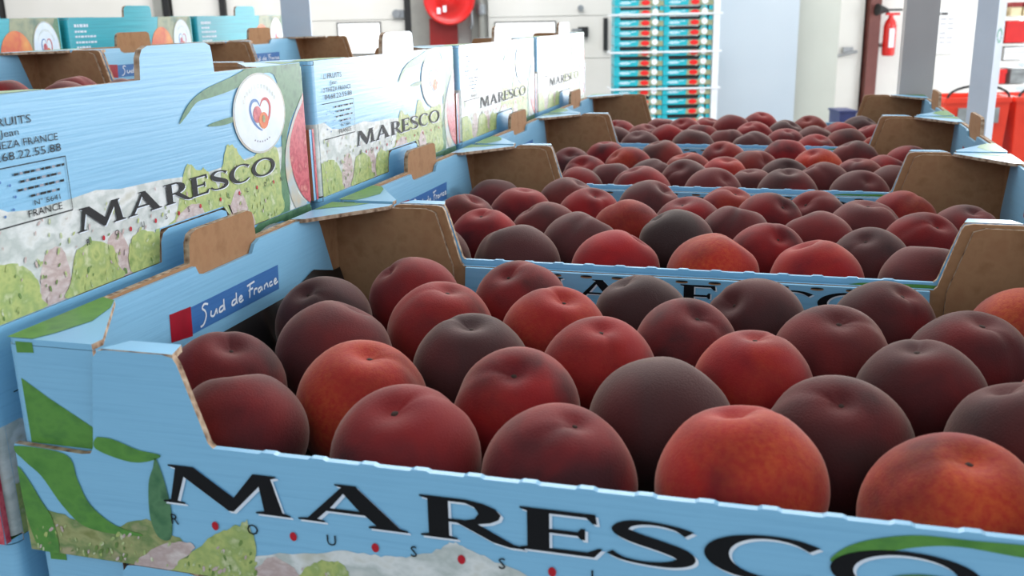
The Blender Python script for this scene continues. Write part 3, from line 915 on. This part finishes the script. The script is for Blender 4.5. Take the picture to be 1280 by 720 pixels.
# orange tubs with black bail handles
def tub(s, d, z0, wd, ht, label):
    t = bgthing('orange_tub', s, d, FLOOR, label, 'tub', 'orange tubs beside the pallets')
    dz = z0 - FLOOR
    m = MB()
    v = []
    for (k, zz) in ((.88, dz - ht), (1.0, dz - .03), (1.04, dz - .03), (1.04, dz), (.98, dz), (.86, dz - ht + .02)):
        v += [(-wd / 2 * k, -.17 * k, zz), (wd / 2 * k, -.17 * k, zz), (wd / 2 * k, .17 * k, zz), (-wd / 2 * k, .17 * k, zz)]
    f = [(j * 4 + i, j * 4 + (i + 1) % 4, j * 4 + 4 + (i + 1) % 4, j * 4 + 4 + i) for j in range(5) for i in range(4)] + [(3, 2, 1, 0), (20, 21, 22, 23)]
    m.add(v, f, 'orangeb')
    m.build('tub_body', t)
    m = MB().tube([(wd / 2 * cos(radians(a)) * .96, -.17, dz + .07 * sin(radians(a))) for a in range(0, 181, 15)], .008, 'rubber')
    m.build('bail_handle', t)
    MB().box((-wd * .30, -.178, dz - .15), (wd * .34, -.170, dz - .06), 'greycarton').build('label_plate', t)
    part(t, 'stand', 'steel', (-wd / 2, -.15, 0), (wd / 2, .15, dz - ht))
tub(2.775, 6.0, -.30, .38, .52, 'orange tub with black handle between the two pale corner posts')
tub(3.225, 6.0, -.30, .44, .60, 'orange tub with grey label right of the stamped corner post')
# steel rack with cartons at the right edge
rk = bgthing('storage_rack', 4.42, 9.0, FLOOR, 'pale storage rack against the wall at the right edge', 'rack')
part(rk, 'rack_upright', 'wallw', (.0, .0, 0), (.03, .4, 2.2))
for z in (.84, 1.05, 1.20, 1.43):
    part(rk, 'shelf', 'wallw', (.03, .0, z - .02), (.9, .4, z))
def carton(s, z, wd, h, k, label, lid=None):
    t = bgthing('storage_box', s, 9.0, z, label, 'box', 'boxes on the storage rack')
    part(t, 'box_body', k, (0, .01, 0), (wd, .34, h))
    part(t, 'box_lid', lid or k, (-.004, .0, h - .03), (wd + .004, .35, h + .01))
carton(4.50, .125, .09, .11, 'cream', 'small cream carton on the top shelf beside the upright', 'dredp')
carton(4.61, .125, .12, .11, 'cream', 'cream carton on the top shelf at the right edge', 'dredp')
carton(4.47, -.105, .30, .18, 'redp', 'bright red box on the second shelf')
carton(4.48, -.255, .24, .10, 'paper', 'white box with a dark mark on the third shelf')
carton(4.455, -.465, .06, .12, 'redp', 'small red box on the lowest shelf')
carton(4.56, -.465, .18, .12, 'greycarton', 'grey box on the lowest shelf')
# blue box low by the door
t = bgthing('blue_crate', 3.03, 9.0, FLOOR, 'dark blue plastic crate seen low before the white door', 'crate')
part(t, 'crate_body', 'bluebox', (0, 0, 0), (.15, .3, -.70 - FLOOR))
part(t, 'crate_rim', 'bluebox', (-.01, -.01, -.70 - FLOOR), (.16, .31, -.68 - FLOOR))

# pallet corner boards (pale L profiles) with green recycling stamp
def corner_board(x, y, rz, label, k, leg=.05, z0=0.0, logo=None, ht=1.6, tw=.004):
    r = empty('corner_board', (x, y, z0), rz)
    tag(r, label, 'corner board', 'cardboard corner boards of the pallets')
    m = MB()
    m.plate(frame((0, 0, 0), (1, 0, 0), (0, 0, 1), (0, -1, 0)), [(0, 0), (leg, 0), (leg, ht), (0, ht)], tw, k, k, k)
    m.build('board_leg', r)
    m = MB()
    m.plate(frame((0, 0, 0), (0, 1, 0), (0, 0, 1), (-1, 0, 0)), [(tw, 0), (leg, 0), (leg, ht), (tw, ht)], tw, k, k, k)
    m.build('board_leg', r)
    if logo is not None:
        m = MB()
        fr = frame((leg * .5, -.0006, logo), (1, 0, 0), (0, 0, 1), (0, -1, 0))
        for a0 in (0, 120, 240):
            pts = [(.011 * cos(radians(a0 + a)), .011 * sin(radians(a0 + a))) for a in range(0, 90, 15)]
            for q in ribbon(pts, [.005] * len(pts), 2):
                m.flat(fr, q, 'greenlogo', 0)
            b = radians(a0 + 88)
            m.flat(fr, [(.007 * cos(b), .007 * sin(b)), (.015 * cos(b), .015 * sin(b)), (.011 * cos(b + .5), .011 * sin(b + .5))], 'greenlogo', 0)
        m.build('recycling_stamp', r)
    return r

# ------------------------------------------------------------------ pallet of trays
blue = make_tray('blue')
remember(blue)
root_used = [False]
def place_blue(x, y, z, label, group, skip=()):
    if not root_used[0]:
        root_used[0] = True
        o = blue
    else:
        o = copy_tree(blue, skip)
    o.location = (x, y, z)
    tag(o, label, 'tray', group)
    return o
row = ['nearest', 'second', 'third', 'fourth']
for k in range(4):
    place_blue(0, k * PITCH_Y, 0, ['open blue tray of peaches nearest the camera with large black lettering', 'open blue tray of peaches right behind the nearest one', 'third open blue tray of peaches counted from the camera', 'open blue tray of peaches furthest back, before the pale blue wall'][k], 'open trays of peaches')
for k in range(4):
    place_blue(-.5138, k * PITCH_Y + 0, PITCH_Z, ['blue tray upper left with sharp black lettering and address block, nearest of its row', 'second raised blue tray on the left, lettering and round emblem readable', 'third raised blue tray on the left, its end washed out by glare', 'last raised blue tray on the left, pale end by the white door'][k], 'raised trays on the left')
for k in range(4):
    place_blue(-.5138, k * PITCH_Y, 0, ['blue tray under the nearest raised tray, left edge of the stack', 'covered blue tray under the second raised tray', 'covered blue tray under the third raised tray', 'covered blue tray under the last raised tray'][k], 'covered trays on the left')
for k in range(4):
    place_blue(0, k * PITCH_Y, -PITCH_Z, ['covered blue tray directly under the nearest open tray', 'covered blue tray under the second open tray', 'covered blue tray under the third open tray', 'covered blue tray under the fourth open tray'][k], 'covered trays below the open ones')
place_blue(-.5138, 0, -PITCH_Z, 'covered blue tray at the bottom left corner, two below the raised tray', 'covered trays on the left')

corner_board(.466, 1.279, 0, 'grey board standing at the far right corner of the peach trays', 'post2', .046, .0, None, 1.2, .004)
corner_board(-.562, 1.290, 0, 'pale corner board with green stamp behind the raised trays', 'post', .056, -.2, .488, 1.4)
P2 = hp(.876, 1.80, 0)
corner_board(P2.x, P2.y, HALL + radians(45), 'pale corner board with green stamp right of the open trays', 'post', .037, -.6, .77, 1.9)

# ------------------------------------------------------------------ peaches
def peach_mesh(seed):
    rnd = random.Random(seed)
    nu, nv = 48, 34
    gw, gd = rnd.uniform(.18, .28), rnd.uniform(.02, .05)
    cw, cdp = rnd.uniform(.16, .24), rnd.uniform(.11, .18)
    lx, ly = rnd.uniform(-.04, .04), rnd.uniform(-.04, .04)
    v = []
    for j in range(nv + 1):
        t = pi * j / nv
        if j in (0, nv):
            a = [0]
        else:
            a = [2 * pi * i / nu for i in range(nu)]
        for ph in a:
            r = 1.0
            d = min(ph, 2 * pi - ph)
            g = gd * exp(-(d / gw) ** 2) * max(0, sin(t)) ** .6 * (1 if t < 2.2 else .6)
            g2 = .35 * gd * exp(-((pi - d) / .5) ** 2) * max(0, sin(t))
            cheeks = .018 * math.cos(2 * ph) * sin(t) ** 2
            rr = r - g - g2 - cheeks + .010 * sin(3 * ph + seed) * sin(t) ** 2
            z = rr * cos(t) - cdp * exp(-(t / cw) ** 2) - .10 * exp(-((pi - t) / .25) ** 2) + (.035 * exp(-((t - .55) / .25) ** 2))
            x, y = rr * sin(t) * cos(ph), rr * sin(t) * sin(ph)
            v.append((.5 * (x + lx * z), .5 * (y + ly * z), .5 * .94 * z))
    f = []
    idx = lambda j, i: 1 + (j - 1) * nu + i % nu
    for i in range(nu):
        f.append((0, idx(1, i), idx(1, i + 1)))
    for j in range(1, nv - 1):
        for i in range(nu):
            f.append((idx(j, i), idx(j + 1, i), idx(j + 1, i + 1), idx(j, i + 1)))
    last = len(v) - 1
    for i in range(nu):
        f.append((last, idx(nv - 1, i + 1), idx(nv - 1, i)))
    me = bpy.data.meshes.new('peach')
    me.from_pydata(v, [], f)
    me.materials.append(M['peach'])
    me.polygons.foreach_set('use_smooth', [True] * len(f))
    me.update()
    me['dip'] = .5 * .94 * (1 - cdp)
    return me
PM = [peach_mesh(s) for s in range(7)]
def scar_mesh():
    m = MB()
    n = 10
    v = [(0, 0, .004)] + [(.026 * cos(2 * pi * i / n) * (1 + .2 * sin(3 * i)), .026 * sin(2 * pi * i / n), .0) for i in range(n)] + [(.03 * cos(2 * pi * i / n), .03 * sin(2 * pi * i / n), -.05) for i in range(n)]
    m.add(v, [(0, 1 + i, 1 + (i + 1) % n) for i in range(n)] + [(1 + i, 1 + n + i, 1 + n + (i + 1) % n, 1 + (i + 1) % n) for i in range(n)], 'scar', True)
    return m.mesh('stem_scar')
SM = scar_mesh()

PEACHES = {0: [('A', 0.0847, 0.036, 0.0453, 0.061), ('A', 0.1626, 0.039, 0.0416, 0.0671), ('A', 0.2293, 0.0387, 0.0396, 0.0666), ('A', 0.3009, 0.0405, 0.0438, 0.07), ('A', 0.3778, 0.0404, 0.0386, 0.07), ('B', 0.0453, 0.0896, 0.0441, 0.061), ('B', 0.1192, 0.0909, 0.0392, 0.07), ('B', 0.1961, 0.0946, 0.0433, 0.064), ('B', 0.2626, 0.0977, 0.0404, 0.07), ('B', 0.3388, 0.097, 0.0354, 0.0698), ('B', 0.4095, 0.0961, 0.0459, 0.061), ('C', 0.0775, 0.1464, 0.0412, 0.07), ('C', 0.1576, 0.1459, 0.042, 0.0649), ('C', 0.2242, 0.1503, 0.0447, 0.061), ('C', 0.3013, 0.1495, 0.0438, 0.061), ('C', 0.3776, 0.148, 0.0449, 0.0613), ('C', 0.447, 0.1451, 0.0411, 0.0633), ('D', 0.0437, 0.2025, 0.0429, 0.0615), ('D', 0.12, 0.2001, 0.0416, 0.0672), ('D', 0.1891, 0.2025, 0.043, 0.0651), ('D', 0.2635, 0.1973, 0.0433, 0.061), ('D', 0.34, 0.1996, 0.0414, 0.0665), ('D', 0.4071, 0.2039, 0.0413, 0.0666), ('E', 0.0834, 0.2527, 0.0449, 0.061), ('E', 0.1535, 0.2558, 0.0446, 0.0629), ('E', 0.2313, 0.2491, 0.0425, 0.061), ('E', 0.2983, 0.2477, 0.0435, 0.061), ('E', 0.3699, 0.2556, 0.0437, 0.061), ('E', 0.443, 0.2563, 0.0437, 0.061)],
1: [('A', 0.0576, 0.0373, 0.0425, 0.0638), ('A', 0.1232, 0.0394, 0.0433, 0.0678), ('A', 0.1966, 0.0389, 0.0425, 0.0669), ('A', 0.2652, 0.0395, 0.0423, 0.068), ('A', 0.3346, 0.0391, 0.0411, 0.0673), ('A', 0.4041, 0.0374, 0.0432, 0.0638), ('B', 0.0805, 0.0963, 0.0458, 0.0615), ('B', 0.1589, 0.0951, 0.0442, 0.0648), ('B', 0.2329, 0.0996, 0.0502, 0.0603), ('B', 0.3006, 0.0926, 0.0441, 0.06), ('B', 0.3723, 0.0903, 0.043, 0.0601), ('C', 0.0468, 0.1494, 0.0477, 0.06), ('C', 0.1191, 0.143, 0.0442, 0.06), ('C', 0.1867, 0.1506, 0.0469, 0.06), ('C', 0.2743, 0.1464, 0.0459, 0.06), ('C', 0.3365, 0.1412, 0.0446, 0.06), ('C', 0.4129, 0.1406, 0.0434, 0.064), ('D', 0.0813, 0.2013, 0.0436, 0.065), ('D', 0.1436, 0.2046, 0.0466, 0.06), ('D', 0.2325, 0.1922, 0.0406, 0.0649), ('D', 0.2984, 0.2013, 0.047, 0.06), ('D', 0.3736, 0.1933, 0.0413, 0.0677), ('D', 0.4493, 0.1907, 0.0431, 0.06), ('E', 0.0429, 0.2505, 0.0447, 0.06), ('E', 0.113, 0.2566, 0.0461, 0.06), ('E', 0.1907, 0.2533, 0.0442, 0.0629), ('E', 0.2606, 0.2477, 0.0436, 0.06), ('E', 0.3378, 0.246, 0.0422, 0.06), ('E', 0.4084, 0.2466, 0.0438, 0.06)],
2: [('A', 0.1002, 0.0354, 0.0408, 0.06), ('A', 0.1679, 0.0391, 0.0402, 0.0675), ('A', 0.2401, 0.0366, 0.0421, 0.0625), ('A', 0.3126, 0.0364, 0.0441, 0.0619), ('A', 0.3796, 0.0354, 0.0441, 0.06), ('B', 0.1279, 0.0884, 0.0396, 0.06), ('B', 0.2077, 0.0885, 0.0438, 0.06), ('B', 0.2768, 0.0851, 0.0364, 0.06), ('B', 0.3466, 0.0883, 0.0442, 0.06), ('B', 0.4154, 0.0835, 0.0431, 0.06), ('C', 0.0899, 0.1349, 0.0397, 0.06), ('C', 0.1665, 0.1343, 0.0376, 0.06), ('C', 0.2447, 0.1356, 0.0409, 0.06), ('C', 0.309, 0.1356, 0.0404, 0.06), ('C', 0.3844, 0.1348, 0.0427, 0.06), ('D', 0.0603, 0.1886, 0.0412, 0.06), ('D', 0.1299, 0.1886, 0.0423, 0.06), ('D', 0.2002, 0.1886, 0.0379, 0.06), ('D', 0.2743, 0.1886, 0.0422, 0.0614), ('D', 0.3433, 0.1939, 0.0443, 0.06), ('D', 0.4144, 0.1884, 0.0391, 0.06), ('E', 0.0945, 0.2406, 0.0429, 0.06), ('E', 0.1612, 0.2453, 0.0442, 0.06), ('E', 0.2362, 0.2459, 0.0443, 0.06), ('E', 0.3076, 0.2566, 0.0469, 0.06), ('E', 0.3854, 0.255, 0.0454, 0.06), ('E', 0.4436, 0.2407, 0.0426, 0.06)],
3: [('A', 0.1189, 0.0353, 0.0431, 0.06), ('A', 0.1886, 0.0373, 0.0439, 0.0637), ('A', 0.2658, 0.0353, 0.0439, 0.06), ('A', 0.3439, 0.0353, 0.0408, 0.06), ('A', 0.4213, 0.0353, 0.0409, 0.06), ('B', 0.0776, 0.0784, 0.0426, 0.06), ('B', 0.1506, 0.086, 0.0462, 0.06), ('B', 0.2298, 0.0829, 0.0418, 0.06), ('B', 0.3048, 0.0805, 0.043, 0.06), ('B', 0.3823, 0.0806, 0.0441, 0.06), ('C', 0.1095, 0.1291, 0.0418, 0.06), ('C', 0.1919, 0.1292, 0.0427, 0.06), ('C', 0.2625, 0.1365, 0.0453, 0.06), ('C', 0.3435, 0.1263, 0.0421, 0.06), ('C', 0.418, 0.1287, 0.0439, 0.06), ('D', 0.0658, 0.1786, 0.0414, 0.06), ('D', 0.161, 0.1848, 0.0449, 0.06), ('D', 0.2292, 0.1919, 0.0494, 0.0603), ('D', 0.304, 0.1797, 0.0436, 0.06), ('D', 0.3781, 0.1786, 0.042, 0.06), ('E', 0.1222, 0.2306, 0.0401, 0.06), ('E', 0.1904, 0.2367, 0.0405, 0.06), ('E', 0.2672, 0.2466, 0.0481, 0.06), ('E', 0.3375, 0.2329, 0.0441, 0.06), ('E', 0.4077, 0.2357, 0.0444, 0.06)]}

# looks read off the photograph for the nearest tray: (brightness, orange, plum), stem tilt (degrees about x, y)
LOOK0 = {('A', 0): (.75, .0, .6), ('A', 1): (.95, .0, .25), ('A', 2): (1.0, .0, .2), ('A', 3): (1.2, .5, .0), ('A', 4): (1.15, .85, .15),
         ('B', 0): (.85, .0, .35), ('B', 1): (1.1, .5, .1), ('B', 2): (1.05, .15, .1), ('B', 3): (.75, .0, .85), ('B', 4): (.66, .0, 1.25), ('B', 5): (.75, .15, .7),
         ('C', 0): (.9, .0, .5), ('C', 1): (.75, .0, .85), ('C', 2): (1.1, .1, .1), ('C', 3): (1.1, .45, .1), ('C', 4): (.75, .0, .75), ('C', 5): (1.1, .5, .2),
         ('D', 0): (.7, .0, .8), ('D', 1): (1.05, .1, .1), ('D', 2): (1.1, .25, .1), ('D', 3): (.95, .0, .35), ('D', 4): (.85, .1, .5), ('D', 5): (.75, .0, .7),
         ('E', 0): (1.0, .0, .3), ('E', 1): (1.05, .05, .2), ('E', 2): (.65, .0, .9), ('E', 3): (.7, .0, .7), ('E', 4): (.65, .0, .8), ('E', 5): (1.1, 1.0, .4)}
TILT0 = {('A', 0): (-18, -12), ('A', 1): (22, 0), ('A', 2): (6, 16), ('A', 3): (-8, -8), ('A', 4): (14, 4), ('B', 1): (6, 14), ('B', 2): (28, 6), ('B', 3): (-30, 40), ('B', 4): (24, 2), ('C', 1): (8, 4),
         ('C', 0): (-20, 22), ('C', 2): (14, 6), ('C', 3): (0, 0), ('C', 4): (6, -8), ('D', 1): (4, 12), ('D', 2): (10, 16), ('D', 3): (22, 18), ('D', 4): (20, 4), ('D', 5): (10, 8), ('E', 4): (12, 20), ('B', 0): (10, 20)}
LOOK1 = {('A', 1): (.75, 0, .8), ('A', 2): (1.2, .0, .0), ('A', 3): (1.2, .45, .0), ('A', 4): (1.1, .3, .0), ('A', 5): (.8, 0, .6), ('B', 2): (.65, 0, 1.0), ('B', 3): (1.0, 0, .2), ('B', 0): (1.1, 0, .1)}
LOOK2 = {('D', 4): (1.2, .55, .0), ('C', 2): (1.2, .2, .0), ('C', 3): (.7, 0, .8), ('B', 3): (.8, 0, .6), ('E', 0): (1.2, 0, 0), ('E', 3): (1.15, 0, 0)}
ROWN = {'A': 'front row', 'B': 'second row', 'C': 'third row', 'D': 'fourth row', 'E': 'back row'}
ORD = ['first', 'second', 'third', 'fourth', 'fifth', 'sixth', 'seventh']
TRN = ['nearest tray', 'second tray', 'third tray', 'furthest open tray']
def colour_word(lk):
    if lk[1] > .6: return 'orange-blushed red'
    if lk[1] > .3: return 'red-orange'
    if lk[2] > .65: return 'dark plum-brown'
    if lk[0] > 1.05: return 'bright red'
    return 'deep red'
npm = 0
def add_peach(loc, d, look, tilt, label, group, scar=False):
    global npm
    o = bpy.data.objects.new('peach', PM[npm % len(PM)])
    npm += 1
    link(o)
    o.location = loc
    o.rotation_mode = 'XYZ'
    rz = random.uniform(0, 2 * pi)
    o.rotation_euler = (Matrix.Rotation(radians(tilt[1]), 3, 'Y') @ Matrix.Rotation(radians(tilt[0]), 3, 'X') @ Matrix.Rotation(rz, 3, 'Z')).to_euler()
    o.scale = (d, d, d)
    o.color = (look[0], look[1], look[2], 1)
    tag(o, label, 'peach', group)
    if scar:
        s = bpy.data.objects.new('stem_scar', SM)
        link(s, o)
        s.location = (0, 0, o.data['dip'] + .004)
    return o
for k in range(4):
    cnt = {}
    for (rw, x, y, z, d) in PEACHES[k]:
        i = cnt.get(rw, 0)
        cnt[rw] = i + 1
        rnd = random.Random(k * 1000 + ord(rw) * 10 + i)
        q = rnd.random()
        look = (rnd.uniform(.8, 1.1), rnd.choice([0, 0, 0, .15, .35]), rnd.choice([.1, .2, .4, .6, .8]))
        look = ({0: LOOK0, 1: LOOK1, 2: LOOK2}.get(k, {})).get((rw, i), look)
        tilt = (rnd.uniform(-20, 35), rnd.uniform(-35, 35))
        if k == 0:
            tilt = TILT0.get((rw, i), tilt)
        add_peach((x, y + k * PITCH_Y, max(z, .0046 + .475 * d)), d * .968, look, (-tilt[0] if 0 else tilt[0], tilt[1]), '%s peach, %s from left in the %s of the %s' % (colour_word(look), ORD[i], ROWN[rw], TRN[k]), 'peaches in the %s' % TRN[k], k < 2)
# fruit in the raised trays on the left, seen over the end walls
for k in range(2):
    for j in range(5):
        for i in range(6 if j % 2 else 5):
            if k == 1 and j < 3:
                continue
            x = -.5138 + (.046 if j % 2 else .085) + i * .0715 + (.010 if j % 2 else .012)
            y = k * PITCH_Y + .036 + j * .0535
            rnd = random.Random(9000 + k * 100 + j * 10 + i)
            look = (rnd.uniform(.8, 1.1), 0, rnd.choice([.1, .4, .7]))
            add_peach((x, y, PITCH_Z + .043 + rnd.uniform(-.001, .002)), .0595, look, (rnd.uniform(-20, 30), rnd.uniform(-30, 30)),
                      '%s peach in the %s raised tray on the left, %s row, %s from left' % (colour_word(look), ['nearest', 'second'][k], ['front', 'second', 'third', 'fourth', 'back'][j], ORD[i]), 'peaches in the raised trays on the left')

# black moulded liners under the fruit
def liner(k):
    nx, ny = 121, 77
    x0, x1, y0, y1 = .0072, .4928, .0052, .3020
    v = []
    pl = PEACHES[k]
    for j in range(ny):
        y = y0 + (y1 - y0) * j / (ny - 1)
        for i in range(nx):
            x = x0 + (x1 - x0) * i / (nx - 1)
            z = .026
            for (_, px, py, pz, d) in pl:
                dd = (x - px) ** 2 + (y - py) ** 2
                r = d / 2 + .0034
                if dd < r * r:
                    z = min(z, max(.0026, pz - .94 * sqrt(r * r - dd)))
            e = min(x - x0, x1 - x)
            if e < .008:
                hz = .052 + .007 * sin(i * 9 + y * 60) * 0 + (.008 * max(0, 1 - abs((y - .262) / .03)) if (k == 0 and x < .2) else -.012)
                ze = hz - (hz - .026) * (e / .008)
                ok = all((x - px) ** 2 + (y - py) ** 2 + (ze - pz) ** 2 > (d / 2 + .003) ** 2 for (_, px, py, pz, d) in pl if abs(px - x) < .05)
                z = max(z, ze) if ok else z
            v.append((x, y, z))
    f = [(j * nx + i, j * nx + i + 1, (j + 1) * nx + i + 1, (j + 1) * nx + i) for j in range(ny - 1) for i in range(nx - 1)]
    m = MB().add(v, f, 'liner', True)
    o = m.build('fruit_liner')
    o.location = (0, k * PITCH_Y, 0)
    tag(o, ['black moulded liner under the peaches in the nearest tray', 'black moulded liner under the peaches in the second tray', 'black moulded liner under the peaches in the third tray', 'black moulded liner under the peaches in the furthest open tray'][k], 'liner', 'black liners in the open trays')
for k in range(4):
    liner(k)

# pallet under the stack
pl = empty('wooden_pallet', (0, 0, 0))
tag(pl, 'wooden pallet under the stacked blue trays', 'pallet')
for i in range(7):
    part(pl, 'deck_board', 'wood', (-.53, .0 + i * .19, -PITCH_Z * 1 - .022), (.51, .13 + i * .19, -PITCH_Z * 1 - .002))
for x in (-.53, -.06, .41):
    part(pl, 'bearer', 'wood', (x, 0, FLOOR), (x + .1, 1.27, -PITCH_Z - .022))

# ------------------------------------------------------------------ turquoise trays behind on the left
teal = make_tray('teal')
remember(teal)
tn = [False]
def place_teal(loc, rz, sc, label, group, skip=()):
    if not tn[0]:
        tn[0] = True
        o = teal
    else:
        o = copy_tree(teal, skip)
    o.location = loc
    o.rotation_euler = (0, 0, rz)
    o.scale = (sc, sc, sc)
    return tag(o, label, 'tray', group)
for k, (lab) in enumerate(['turquoise tray at the left edge, only its round white emblem and orange fruit print showing', 'turquoise tray with white address lines and raised tab, behind the nearest raised blue tray', 'turquoise tray with raised tab left of the pale corner board']):
    place_teal((-1.18, .566 + k * .3195, .1345), 0, 1, lab, 'turquoise trays behind on the left')
p2 = empty('wooden_pallet', (0, 0, 0))
tag(p2, 'wooden pallet under the turquoise trays on the left', 'pallet')
for i in range(6):
    part(p2, 'deck_board', 'wood', (-1.19, .55 + i * .17, .112), (-.67, .67 + i * .17, .1295))
for x in (-1.18, -.77):
    part(p2, 'bearer', 'wood', (x, .55, FLOOR), (x + .09, 1.52, .112))
# far stack of turquoise trays
for cidx in range(2):
    for lv in range(13):
        c = hp(1.015 + cidx * .4645, 9.5, .2805 - .0918 * lv)
        place_teal(c, HALL, .92, 'small turquoise tray in the far strapped stack, %s column, %s from the top' % (['left', 'right'][cidx], ['first', 'second', 'third', 'fourth', 'fifth', 'sixth', 'seventh', 'eighth', 'ninth', 'tenth', 'eleventh', 'twelfth', 'thirteenth'][lv]), 'turquoise trays in the far stack',
                   ('post_layer', 'post_cap', 'inner_flap', 'emblem', 'address_block', 'corner_ledge'))
for i, z in enumerate((.195, -.150, -.492)):
    t = MB()
    t.box((-.02, -.025, 0), (1.03, -.020, .016), 'strap').box((1.02, -.020, 0), (1.03, .35, .016), 'strap').box((-.02, -.012, 0), (-.007, .33, .016), 'strap')
    o = t.build('strap')
    o.location = hp(1.0, 9.5, z)
    o.rotation_euler = (0, 0, HALL)
    tag(o, '%s white strap round the far turquoise stack' % ['upper', 'middle', 'lower'][i], 'strap', 'white straps of the far stack')
for (s, lab) in ((1.945, 'white corner board at the right of the far turquoise stack'),):
    o = MB().box((0, 0, 0), (.06, .006, 2.2), 'strap').box((.054, .006, 0), (.06, .33, 2.2), 'post').build('corner_board')
    o.location = hp(s, 9.485, FLOOR)
    o.rotation_euler = (0, 0, HALL)
    tag(o, lab, 'corner board', 'cardboard corner boards of the pallets')
p3 = empty('wooden_pallet', hp(1.0, 9.5, FLOOR), HALL)
tag(p3, 'wooden base under the far turquoise stack', 'pallet')
part(p3, 'bearer', 'wood', (0, 0, 0), (.95, .3, -.837 - FLOOR))
